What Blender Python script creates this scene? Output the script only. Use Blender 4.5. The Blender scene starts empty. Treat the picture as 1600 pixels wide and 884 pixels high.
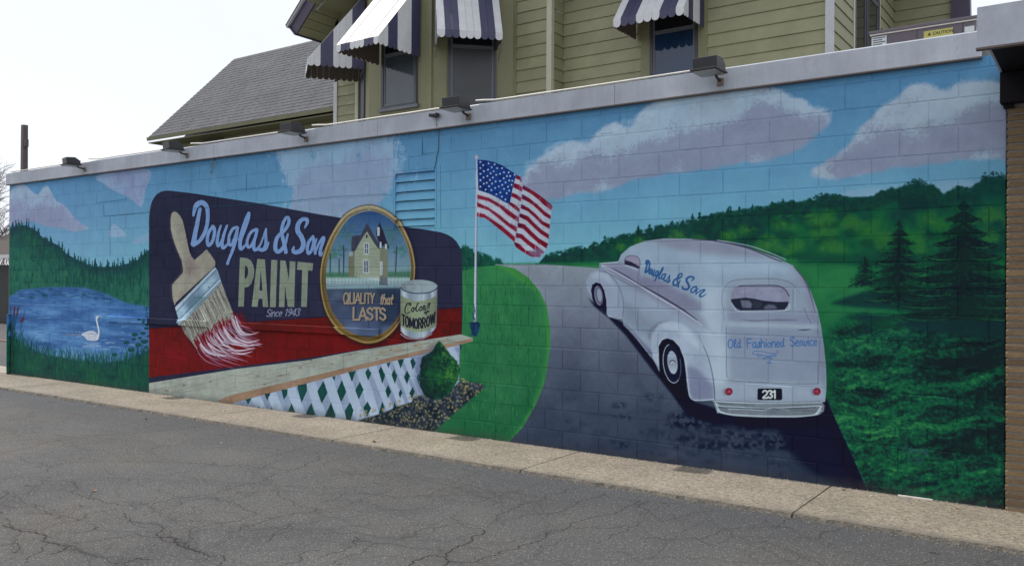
import bpy, math, random
import numpy as np
from mathutils import Vector, Matrix
random.seed(7)
scene = bpy.context.scene
col = scene.collection
R = math.radians
# ---------------------------------------------------------------- camera
CAM = Vector((0.0, -7.11, 1.629))
YAW, PITCH, ROLL, FPX = R(35.095), R(0.137), R(0.372), 1326.6
fwd_ = Vector((-math.sin(YAW) * math.cos(PITCH), math.cos(YAW) * math.cos(PITCH), math.sin(PITCH)))
rt_ = Vector((math.cos(YAW), math.sin(YAW), 0)); up_ = rt_.cross(fwd_)
rt2 = rt_ * math.cos(ROLL) + up_ * math.sin(ROLL); up2 = up_ * math.cos(ROLL) - rt_ * math.sin(ROLL)
cd = bpy.data.cameras.new('camera'); cam = bpy.data.objects.new('camera', cd); col.objects.link(cam)
cam.matrix_world = Matrix(((rt2.x, up2.x, -fwd_.x, CAM.x), (rt2.y, up2.y, -fwd_.y, CAM.y), (rt2.z, up2.z, -fwd_.z, CAM.z), (0, 0, 0, 1)))
cd.sensor_width = 36; cd.lens = FPX / 1600 * 36; cd.clip_start = .05; cd.clip_end = 3000
scene.camera = cam
# ---------------------------------------------------------------- sky and sun
SUN = Vector((-2.58, -.125, 3.45)).normalized()
elev = math.asin(SUN.z); azim = math.atan2(SUN.x, SUN.y)
w = bpy.data.worlds.new('World'); scene.world = w; w.use_nodes = True
nt = w.node_tree; nt.nodes.clear()
sky = nt.nodes.new('ShaderNodeTexSky'); sky.sky_type = 'NISHITA'; sky.sun_disc = False
sky.sun_elevation = elev; sky.sun_rotation = azim; sky.dust_density = 3.0; sky.air_density = 1.0
bg = nt.nodes.new('ShaderNodeBackground'); bg.inputs[1].default_value = .10
out = nt.nodes.new('ShaderNodeOutputWorld')
tc = nt.nodes.new('ShaderNodeTexCoord'); nz = nt.nodes.new('ShaderNodeTexNoise'); nz.inputs['Scale'].default_value = 2.2; nz.inputs['Detail'].default_value = 5
rp = nt.nodes.new('ShaderNodeValToRGB'); rp.color_ramp.elements[0].position = .3; rp.color_ramp.elements[0].color = (.80, .80, .80, 1); rp.color_ramp.elements[1].position = .62; rp.color_ramp.elements[1].color = (.97, .97, .97, 1)
mx = nt.nodes.new('ShaderNodeMix'); mx.data_type = 'RGBA'; mx.inputs[7].default_value = (10.2, 10.6, 11.4, 1)
nt.links.new(tc.outputs['Generated'], nz.inputs['Vector']); nt.links.new(nz.outputs['Fac'], rp.inputs[0]); nt.links.new(rp.outputs[0], mx.inputs[0])
nt.links.new(sky.outputs[0], mx.inputs[6]); nt.links.new(mx.outputs[2], bg.inputs[0]); nt.links.new(bg.outputs[0], out.inputs[0])
sd = bpy.data.lights.new('sun', 'SUN'); sd.energy = 3.2; sd.angle = R(.6); sd.color = (1, .945, .86)
sun = bpy.data.objects.new('sun', sd); col.objects.link(sun); sun.rotation_euler = SUN.to_track_quat('Z', 'Y').to_euler()
scene.view_settings.view_transform = 'Standard'; scene.view_settings.look = 'None'; scene.view_settings.exposure = 0; scene.view_settings.gamma = 1
scene.cycles.max_bounces = 6

# ---------------------------------------------------------------- helpers
def tag(o, label=None, cat=None, group=None, kind=None):
    if label: o['label'] = label
    if cat: o['category'] = cat
    if group: o['group'] = group
    if kind: o['kind'] = kind
    return o
def empty(name, loc, label=None, cat=None, group=None):
    o = bpy.data.objects.new(name, None); col.objects.link(o); o.location = loc; o.empty_display_size = .1
    return tag(o, label, cat, group)
def wloc(o):
    v = Vector((0, 0, 0))
    while o is not None: v += o.location; o = o.parent
    return v
class MB:
    """collects solids given in world coordinates; build() makes ONE mesh object"""
    def __init__(s): s.v, s.f = [], []
    def add(s, vs, fs):
        n = len(s.v); s.v += [tuple(v) for v in vs]; s.f += [tuple(i + n for i in f) for f in fs]; return s
    def box(s, x0, x1, y0, y1, z0, z1):
        return s.add([(x0, y0, z0), (x1, y0, z0), (x1, y1, z0), (x0, y1, z0), (x0, y0, z1), (x1, y0, z1), (x1, y1, z1), (x0, y1, z1)],
                     [(0, 3, 2, 1), (4, 5, 6, 7), (0, 1, 5, 4), (1, 2, 6, 5), (2, 3, 7, 6), (3, 0, 4, 7)])
    def prism(s, pts, off):
        """planar outline (3d points) extruded by vector off"""
        n = len(pts); a = [Vector(p) for p in pts]; b = [p + Vector(off) for p in a]
        return s.add(a + b, [tuple(range(n))[::-1], tuple(range(n, 2 * n))] + [(i, (i + 1) % n, n + (i + 1) % n, n + i) for i in range(n)])
    def hexa(s, a, b):
        """two quads (4 points each) joined"""
        return s.add(list(a) + list(b), [(0, 1, 2, 3), (7, 6, 5, 4)] + [(i, i + 4, (i + 1) % 4 + 4, (i + 1) % 4) for i in range(4)])
    def tube(s, pts, r, n=6, r1=None):
        pts = [Vector(p) for p in pts]; k = len(pts); base = len(s.v); rr = [r + ((r1 if r1 is not None else r) - r) * i / max(1, k - 1) for i in range(k)]
        for i, p in enumerate(pts):
            d = (pts[min(i + 1, k - 1)] - pts[max(i - 1, 0)]).normalized()
            a = d.cross(Vector((0, 0, 1)) if abs(d.z) < .9 else Vector((1, 0, 0))).normalized(); b = d.cross(a)
            for j in range(n):
                t = 2 * math.pi * j / n; s.v.append(tuple(p + (a * math.cos(t) + b * math.sin(t)) * rr[i]))
        for i in range(k - 1):
            for j in range(n):
                q = base + i * n; s.f.append((q + j, q + (j + 1) % n, q + n + (j + 1) % n, q + n + j))
        s.f.append(tuple(base + j for j in range(n))[::-1]); s.f.append(tuple(base + (k - 1) * n + j for j in range(n)))
        return s
    def mesh(s, name, mat, org=(0, 0, 0), smooth=False):
        m = bpy.data.meshes.new(name); o = Vector(org)
        m.from_pydata([tuple(Vector(v) - o) for v in s.v], [], s.f); m.update()
        if mat: m.materials.append(mat)
        import bmesh
        bm = bmesh.new(); bm.from_mesh(m); bmesh.ops.recalc_face_normals(bm, faces=bm.faces); bm.to_mesh(m); bm.free()
        if smooth:
            for p in m.polygons: p.use_smooth = True
        return m
    def build(s, name, mat, parent=None, bevel=0, smooth=False):
        m = s.mesh(name, mat, wloc(parent) if parent else (0, 0, 0), smooth)
        o = bpy.data.objects.new(name, m); col.objects.link(o); o.parent = parent
        if bevel:
            b = o.modifiers.new('bevel', 'BEVEL'); b.width = bevel; b.segments = 2; b.limit_method = 'ANGLE'
        return o
def B(*a): return MB().box(*a)
def inst(src_mesh, name, loc, parent=None):
    o = bpy.data.objects.new(name, src_mesh); col.objects.link(o); o.parent = parent
    o.location = Vector(loc) - (wloc(parent) if parent else Vector((0, 0, 0))); return o
def copy_tree(o, parent=None):
    c = o.copy(); col.objects.link(c); c.parent = parent
    for ch in [x for x in bpy.data.objects if x.parent == o]: copy_tree(ch, c)
    return c
# ---------------------------------------------------------------- materials
def srgb(c): return tuple(((v / 255) / 12.92 if v / 255 <= .04045 else ((v / 255 + .055) / 1.055) ** 2.4) for v in c)
class NT:
    def __init__(s, name):
        s.m = bpy.data.materials.new(name); s.m.use_nodes = True; s.t = s.m.node_tree; s.b = s.t.nodes['Principled BSDF']; s.geo = None
    def n(s, typ, **kw):
        nd = s.t.nodes.new(typ)
        for k, v in kw.items():
            if k in nd.inputs: nd.inputs[k].default_value = v
            else: setattr(nd, k, v)
        return nd
    def l(s, a, b): s.t.links.new(a, b)
    def pos(s, scale=(1, 1, 1), loc=(0, 0, 0), obj=False):
        if obj: src = s.n('ShaderNodeTexCoord').outputs['Object']
        else: src = s.n('ShaderNodeNewGeometry').outputs['Position']
        mp = s.n('ShaderNodeMapping'); mp.inputs['Scale'].default_value = scale; mp.inputs['Location'].default_value = loc
        s.l(src, mp.inputs[0]); return mp.outputs[0]
    def noise(s, vec, scale, detail=4, rough=.6):
        x = s.n('ShaderNodeTexNoise'); x.inputs['Scale'].default_value = scale; x.inputs['Detail'].default_value = detail; x.inputs['Roughness'].default_value = rough
        s.l(vec, x.inputs['Vector']); return x.outputs['Fac']
    def ramp(s, fac, stops):
        r = s.n('ShaderNodeValToRGB'); e = r.color_ramp.elements
        while len(e) < len(stops): e.new(.5)
        for i, (p, c) in enumerate(stops): e[i].position = p; e[i].color = (*c[:3], 1) if len(c) == 3 else c
        s.l(fac, r.inputs[0]); return r.outputs[0]
    def mix(s, a, b, fac, mode='MIX'):
        x = s.n('ShaderNodeMix'); x.data_type = 'RGBA'; x.blend_type = mode
        for v, i in ((a, 6), (b, 7), (fac, 0)):
            if isinstance(v, (int, float)): x.inputs[i].default_value = v
            elif isinstance(v, tuple): x.inputs[i].default_value = (*v[:3], 1)
            else: s.l(v, x.inputs[i])
        return x.outputs[2]
    def math(s, op, a, b=0.):
        x = s.n('ShaderNodeMath'); x.operation = op
        for v, i in ((a, 0), (b, 1)):
            if isinstance(v, (int, float)): x.inputs[i].default_value = v
            else: s.l(v, x.inputs[i])
        return x.outputs[0]
    def bump(s, h, strength, dist, prev=None):
        x = s.n('ShaderNodeBump'); x.inputs['Strength'].default_value = strength; x.inputs['Distance'].default_value = dist
        s.l(h, x.inputs['Height'])
        if prev is not None: s.l(prev, x.inputs['Normal'])
        return x.outputs[0]
    def done(s, color=None, rough=.6, normal=None, metal=0., spec=None):
        if color is not None:
            if isinstance(color, tuple): s.b.inputs['Base Color'].default_value = (*color[:3], 1)
            else: s.l(color, s.b.inputs['Base Color'])
        if isinstance(rough, (int, float)): s.b.inputs['Roughness'].default_value = rough
        else: s.l(rough, s.b.inputs['Roughness'])
        s.b.inputs['Metallic'].default_value = metal
        if spec is not None: s.b.inputs['Specular IOR Level'].default_value = spec
        if normal is not None: s.l(normal, s.b.inputs['Normal'])
        return s.m
def varied(name, base, var=.12, scale=6, rough=.6, bump=.2, bscale=80, metal=0., dirt=None, stretch=(1, 1, 1), bdist=.002, spec=None, obj=False):
    t = NT(name); p = t.pos(stretch, obj=obj); f = t.noise(p, scale, 6); g = t.noise(p, scale * 9, 3)
    lo = tuple(c * (1 - var) for c in base); hi = tuple(min(1, c * (1 + var)) for c in base)
    c = t.ramp(f, [(.3, lo), (.7, hi)]); c = t.mix(c, t.ramp(g, [(.3, (.82, .82, .82)), (.7, (1.1, 1.1, 1.1))]), .5, 'MULTIPLY')
    if dirt: c = t.mix(c, dirt, t.ramp(t.noise(p, scale * .6, 8, .7), [(.5, (0, 0, 0)), (.75, (.6, .6, .6))]))
    nm = t.bump(t.noise(p, bscale, 4), bump, bdist)
    return t.done(c, rough, nm, metal, spec)
# ---------------------------------------------------------------- painter
class Painter:
    """Rasterises strokes and fills traced in photo coordinates onto a raster (the wall, or a test frame)."""
    def __init__(s, W, H, fwd, XP, YP, UW, VW, seed=5):
        s.W, s.H, s.fwd, s.X, s.Y, s.U, s.V = W, H, fwd, XP, YP, UW, VW
        s.img = np.zeros((H, W, 3), np.float32)
        s.rng = np.random.default_rng(seed)
    def noise(s, scale, seed, octs=4, U=None, V=None, ax=1.0):
        U = s.U if U is None else U; V = s.V if V is None else V
        out = np.zeros(U.shape, np.float32); amp = 1.0; tot = 0.0
        for o in range(octs):
            g = np.random.default_rng(seed * 31 + o).random((257, 257)).astype(np.float32)
            a = (U * ax / scale + 1000.3) % 256; b = (V / scale + 500.7) % 256
            i = a.astype(np.int32); j = b.astype(np.int32); fa = a - i; fb = b - j
            fa = fa * fa * (3 - 2 * fa); fb = fb * fb * (3 - 2 * fb)
            t = (g[j, i] * (1 - fa) + g[j, i + 1] * fa) * (1 - fb) + (g[j + 1, i] * (1 - fa) + g[j + 1, i + 1] * fa) * fb
            out += amp * t; tot += amp; amp *= .55; scale = scale * .5
        return out / tot
    def box(s, P, pad):
        q = s.fwd(P)
        lo = s.fwd(P - pad); hi = s.fwd(P + pad)
        al = np.concatenate([q, lo, hi])
        x0 = int(max(0, np.floor(al[:, 0].min()) - 2)); x1 = int(min(s.W, np.ceil(al[:, 0].max()) + 3))
        y0 = int(max(0, np.floor(al[:, 1].min()) - 2)); y1 = int(min(s.H, np.ceil(al[:, 1].max()) + 3))
        return x0, x1, y0, y1
    def scale_at(s, P):
        c = P.mean(0)[None]
        a = s.fwd(c); b = s.fwd(c + [[4, 0]]); d = s.fwd(c + [[0, 4]])
        return abs(b[0, 0] - a[0, 0]) / 4 + 1e-6, abs(d[0, 1] - a[0, 1]) / 4 + 1e-6
    def poly(s, pts, soft=0, smooth=False):
        P = np.asarray(pts, float)
        if smooth: P = spline(P, True, 8)
        x0, x1, y0, y1 = s.box(P, soft * 1.5 + 1)
        if x1 <= x0 or y1 <= y0: return None
        q = s.fwd(P) - [x0, y0]; w, h = x1 - x0, y1 - y0
        m = np.zeros((h, w + 2), np.float32)
        a = q; b = np.roll(q, -1, 0); SS = 3
        for r in range(h * SS):
            y = (r + .5) / SS
            c = (a[:, 1] <= y) != (b[:, 1] <= y)
            if not c.any(): continue
            aa, bb = a[c], b[c]
            xs = aa[:, 0] + (y - aa[:, 1]) * (bb[:, 0] - aa[:, 0]) / (bb[:, 1] - aa[:, 1])
            xs = np.sort(np.clip(xs, 0, w)); row = m[r // SS]
            for k in range(0, len(xs) - 1, 2):
                xa, xb = xs[k], xs[k + 1]; ia, ib = int(xa), int(xb)
                if ia == ib: row[ia] += (xb - xa)
                else:
                    row[ia] += ia + 1 - xa; row[ia + 1:ib] += 1; row[ib] += xb - ib
        m = np.clip(m[:, :w] / SS, 0, 1)
        if soft > 0:
            kx, ky = s.scale_at(P); m = blur(m, soft * kx, soft * ky)
        return x0, x1, y0, y1, m
    def line(s, pts, w, smooth=True, aa=.55):
        P = np.asarray(pts, float); n = len(P)
        W = np.interp(np.linspace(0, 1, n), np.linspace(0, 1, np.size(w)), np.atleast_1d(w)) if np.size(w) > 1 else np.full(n, float(w))
        if smooth and n > 2:
            P2 = spline(P, False, 6); W = np.interp(np.linspace(0, n - 1, len(P2)), np.arange(n), W); P = P2
        mw = W.max() / 2 + 1.2
        x0, x1, y0, y1 = s.box(P, mw)
        if x1 <= x0 or y1 <= y0: return None
        M = np.zeros((y1 - y0, x1 - x0), np.float32)
        for k in range(len(P) - 1):
            bx = s.box(P[k:k + 2], mw); sx = slice(bx[0], bx[1]); sy = slice(bx[2], bx[3])
            if bx[1] <= bx[0] or bx[3] <= bx[2]: continue
            X = s.X[sy, sx]; Y = s.Y[sy, sx]
            d = P[k + 1] - P[k]; L = d @ d + 1e-9
            t = np.clip(((X - P[k, 0]) * d[0] + (Y - P[k, 1]) * d[1]) / L, 0, 1)
            ds = np.sqrt((X - P[k, 0] - t * d[0]) ** 2 + (Y - P[k, 1] - t * d[1]) ** 2)
            r = (W[k] + (W[k + 1] - W[k]) * t) / 2
            c = np.clip((r - ds) / aa + .5, 0, 1)
            v = M[bx[2] - y0:bx[3] - y0, bx[0] - x0:bx[1] - x0]
            np.maximum(v, c, out=v)
        return x0, x1, y0, y1, M
    def put(s, m, col, alpha=1.0, clip=None, tex=None):
        if m is None: return
        x0, x1, y0, y1, M = m; sl = (slice(y0, y1), slice(x0, x1))
        a = M * alpha
        if tex is not None: a = a * tex[sl]
        if clip is not None: a = a * clip[sl]
        c = col(s.X[sl], s.Y[sl], sl) if callable(col) else np.asarray(col, np.float32) / 255
        s.img[sl] += (c - s.img[sl]) * a[..., None]
    def fill(s, pts, col, alpha=1., soft=0, smooth=False, clip=None, tex=None):
        s.put(s.poly(pts, soft, smooth), col, alpha, clip, tex)
    def stroke(s, pts, w, col, alpha=1., smooth=True, clip=None, tex=None, aa=.55):
        s.put(s.line(pts, w, smooth, aa), col, alpha, clip, tex)
    def full(s, pts, soft=0, smooth=False):
        m = s.poly(pts, soft, smooth); F = np.zeros((s.H, s.W), np.float32)
        if m: F[m[2]:m[3], m[0]:m[1]] = m[4]
        return F
def spline(P, closed, k):
    n = len(P); out = []
    rng = range(n if closed else n - 1)
    for i in rng:
        if closed: p0, p1, p2, p3 = P[i - 1], P[i], P[(i + 1) % n], P[(i + 2) % n]
        else: p0, p1, p2, p3 = P[max(i - 1, 0)], P[i], P[i + 1], P[min(i + 2, n - 1)]
        t = np.arange(k)[:, None] / k
        out.append(.5 * (2 * p1 + (p2 - p0) * t + (2 * p0 - 5 * p1 + 4 * p2 - p3) * t * t + (3 * p1 - p0 - 3 * p2 + p3) * t ** 3))
    if not closed: out.append(P[-1][None])
    return np.concatenate(out)
def blur(m, rx, ry):
    for ax, r in ((1, rx), (0, ry)):
        r = int(round(r))
        if r < 1: continue
        for _ in range(2):
            p = [(0, 0), (0, 0)]; p[ax] = (r + 1, r)
            c = np.cumsum(np.pad(m, p, mode='edge'), axis=ax, dtype=np.float64)
            n = m.shape[ax]
            m = ((np.take(c, np.arange(2 * r + 1, 2 * r + 1 + n), ax) - np.take(c, np.arange(0, n), ax)) / (2 * r + 1)).astype(np.float32)
    return m
def sm(t): t = np.clip(t, 0, 1); return t * t * (3 - 2 * t)
def ramp(vals):
    """[(key, (r,g,b)), ...] -> function of a scalar array"""
    ks = [v[0] for v in vals]; cs = np.array([v[1] for v in vals], float) / 255
    return lambda t: np.stack([np.interp(t, ks, cs[:, c]) for c in range(3)], -1).astype(np.float32)
def homog(src, dst):
    A = []
    for (x, y), (u, v) in zip(src, dst):
        A.append([x, y, 1, 0, 0, 0, -u * x, -u * y, -u]); A.append([0, 0, 0, x, y, 1, -v * x, -v * y, -v])
    h = np.linalg.svd(np.array(A, float))[2][-1].reshape(3, 3)
    def f(P):
        P = np.asarray(P, float); q = np.concatenate([P, np.ones((len(P), 1))], 1) @ h.T
        return q[:, :2] / q[:, 2:]
    return f
def zm(s, ox, oy): return lambda P: np.asarray(P, float) * s + [ox, oy]
def arc(cx, cy, rx, ry, a0=0, a1=360, n=24, rot=0):
    t = np.radians(np.linspace(a0, a1, n)); x = rx * np.cos(t); y = ry * np.sin(t); r = math.radians(rot)
    return np.stack([cx + x * math.cos(r) - y * math.sin(r), cy + x * math.sin(r) + y * math.cos(r)], -1)

# stroke alphabets: unit cap height, y up; (advance, [polylines])
def _o(x0, x1, y0, y1, n=14, a0=90, a1=450): return [tuple(p) for p in arc((x0 + x1) / 2, (y0 + y1) / 2, (x1 - x0) / 2, (y1 - y0) / 2, a0, a1, n)]
CAPS = {
 'A': (.62, [[(0, 0), (.28, 1), (.56, 0)], [(.1, .32), (.46, .32)]]), 'C': (.5, [[(.42, .75), (.25, 1), (.05, .8), (.05, .2), (.25, 0), (.42, .25)]]),
 'F': (.5, [[(0, 0), (0, 1), (.45, 1)], [(0, .55), (.35, .55)]]), 'I': (.22, [[(0.03, 0), (0.03, 1)]]), 'L': (.42, [[(0, 1), (0, 0), (.36, 0)]]),
 'M': (.72, [[(0, 0), (.03, 1), (.3, .15), (.57, 1), (.6, 0)]]), 'N': (.56, [[(0, 0), (0, 1), (.42, 0), (.42, 1)]]),
 'O': (.58, [_o(0, .46, 0, 1)]), 'Q': (.6, [_o(0, .46, 0, 1), [(.28, .28), (.5, -.05)]]), 'P': (.5, [[(0, 0), (0, 1), (.3, .98), (.4, .75), (.3, .5), (0, .47)]]),
 'R': (.56, [[(0, 0), (0, 1), (.3, .98), (.4, .76), (.3, .53), (0, .5)], [(.2, .5), (.43, 0)]]),
 'S': (.5, [[(.4, .82), (.22, 1), (.03, .82), (.08, .6), (.35, .42), (.4, .18), (.2, 0), (0, .18)]]),
 'T': (.5, [[(0, 1), (.46, 1)], [(.23, 1), (.23, 0)]]), 'U': (.54, [[(0, 1), (0, .25), (.1, .02), (.32, .02), (.42, .25), (.42, 1)]]),
 'W': (.8, [[(0, 1), (.15, 0), (.33, .9), (.52, 0), (.68, 1)]]), 'Y': (.5, [[(0, 1), (.22, .5), (.44, 1)], [(.22, .5), (.22, 0)]]),
 '1': (.32, [[(0, .8), (.14, 1), (.14, 0)]]), '2': (.5, [[(0, .78), (.18, 1), (.4, .8), (.35, .5), (0, .02), (.42, .02)]]),
 '3': (.5, [[(0, .85), (.2, 1), (.38, .78), (.2, .55), (.4, .28), (.2, 0), (0, .15)]]), '4': (.5, [[(.32, 0), (.32, 1), (0, .3), (.45, .3)]]),
 '9': (.5, [[(.38, .72), (.2, .45), (.02, .7), (.2, 1), (.4, .75), (.3, .2), (.08, 0)]]), ' ': (.3, []),
 'i': (.2, [[(.04, 0), (.04, .62)], [(.04, .84), (.04, .86)]]), 'n': (.44, [[(0, 0), (0, .62)], [(0, .45), (.16, .64), (.3, .5), (.32, 0)]]),
 'c': (.4, [[(.3, .55), (.12, .62), (0, .35), (.1, .02), (.3, .08)]]), 'e': (.42, [[(0, .33), (.3, .36), (.2, .63), (.02, .42), (.08, .03), (.3, .08)]]),
 't': (.32, [[(.12, .95), (.1, .1), (.25, .03)], [(0, .66), (.26, .66)]]), 'h': (.44, [[(0, 1), (0, 0)], [(0, .42), (.16, .63), (.3, .5), (.3, 0)]]),
 'a': (.44, [[(.3, .5), (.12, .63), (0, .3), (.12, .02), (.3, .25)], [(.3, .62), (.3, .1), (.38, 0)]]),
 'l': (.3, [[(0, .15), (.18, .75), (.12, 1), (.03, .8), (.05, .1), (.25, .1)]]), 'd': (.48, [[(.28, .5), (.1, .55), (0, .25), (.12, 0), (.28, .3)], [(.32, 1), (.28, .15), (.42, .1)]]),
 's': (.38, [[(0, .1), (.2, .65), (.25, .3), (.12, 0), (.02, .08)], [(.2, .05), (.36, .15)]]), 'o': (.42, [_o(0, .28, 0, .55), [(.2, .5), (.4, .42)]]),
 'r': (.38, [[(0, 0), (.05, .55), (.22, .48), (.2, .1), (.34, .1)]]), 'v': (.4, [[(0, .55), (.06, .05), (.22, .05), (.28, .5), (.36, .45)]]),
}
def write(p, text, q, w, col, alpha=1., slant=0., gap=.0, font=CAPS, clip=None, stretch=True):
    """q: photo corners (bl, br, tr, tl) of the text box."""
    L = sum(font[c][0] + gap for c in text) - gap
    f = homog([(0, 0), (L, 0), (L, 1), (0, 1)], q); x = 0
    for c in text:
        for pl in font[c][1]:
            P = np.array([(x + a + slant * b, b) for a, b in pl]); p.stroke(f(P), w, col, alpha, smooth=c in 'OQCSUPR239ceahldsorvn', clip=clip)
        x += font[c][0] + gap

SCRIPT = [  # brush script, traced letter by letter
 ([(158, 175), (135, 300), (110, 420), (88, 540)], (30, 36, 40, 46)), ([(92, 548), (150, 512), (205, 430), (233, 330), (240, 235), (225, 150), (180, 112), (130, 130), (104, 175), (90, 245)], (40, 34, 34, 32, 34, 40, 46, 46, 36, 20)),
 ([(296, 362), (255, 410), (234, 490), (246, 555), (282, 525), (306, 450), (308, 385), (290, 360)], 29), ([(375, 350), (350, 430), (337, 520), (350, 560), (385, 500), (432, 370)], (16, 26, 28, 28, 18, 18)),
 ([(440, 350), (405, 450), (388, 540), (402, 582), (448, 540), (470, 500)], (18, 28, 30, 30, 20, 14)), ([(542, 368), (500, 385), (462, 460), (460, 540), (490, 545), (530, 450), (550, 375)], 26),
 ([(548, 400), (530, 500), (500, 600), (460, 700), (445, 745)], (22, 28, 28, 24, 26)), ([(560, 500), (605, 360), (645, 260), (668, 220), (660, 290), (615, 410), (580, 500), (576, 570), (592, 592), (640, 545)], (16, 20, 26, 24, 24, 30, 32, 34, 30, 16)),
 ([(745, 388), (690, 420), (650, 500), (655, 570), (690, 560), (735, 470), (752, 395)], 26), ([(750, 410), (722, 520), (720, 590), (745, 600), (790, 540), (845, 385)], (22, 28, 30, 28, 18, 16)),
 ([(846, 385), (842, 450), (845, 530), (825, 595), (780, 600)], (18, 26, 30, 34, 30)), ([(800, 608), (845, 592), (874, 525)], (30, 26, 12)),
 ([(1052, 625), (1040, 560), (1018, 470), (1008, 400), (1030, 310), (1065, 265), (1084, 285), (1078, 340), (1030, 410), (965, 470), (942, 560), (955, 615), (995, 612), (1045, 540), (1072, 440)], (34, 34, 32, 30, 28, 26, 28, 30, 30, 34, 36, 38, 34, 28, 18)),
 ([(1250, 372), (1276, 315), (1262, 284), (1215, 292), (1178, 345), (1178, 410), (1215, 470), (1236, 540), (1212, 605), (1160, 628), (1128, 612), (1136, 572)], (14, 30, 34, 36, 40, 44, 42, 42, 42, 40, 34, 16)),
 ([(1332, 470), (1292, 520), (1275, 595), (1290, 640), (1322, 600), (1342, 520), (1334, 465)], 28), ([(1372, 490), (1350, 560), (1358, 640)], (16, 26, 24)), ([(1358, 630), (1395, 540), (1440, 475), (1446, 500), (1412, 600), (1412, 652), (1440, 640), (1478, 560)], (20, 22, 24, 28, 30, 30, 26, 12)),
]
def script(p, f, k, col, alpha=1., clip=None):
    for P, w in SCRIPT: p.stroke(f(P), np.atleast_1d(w) * k if np.size(w) > 1 else w * k, col, alpha, clip=clip)

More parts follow.
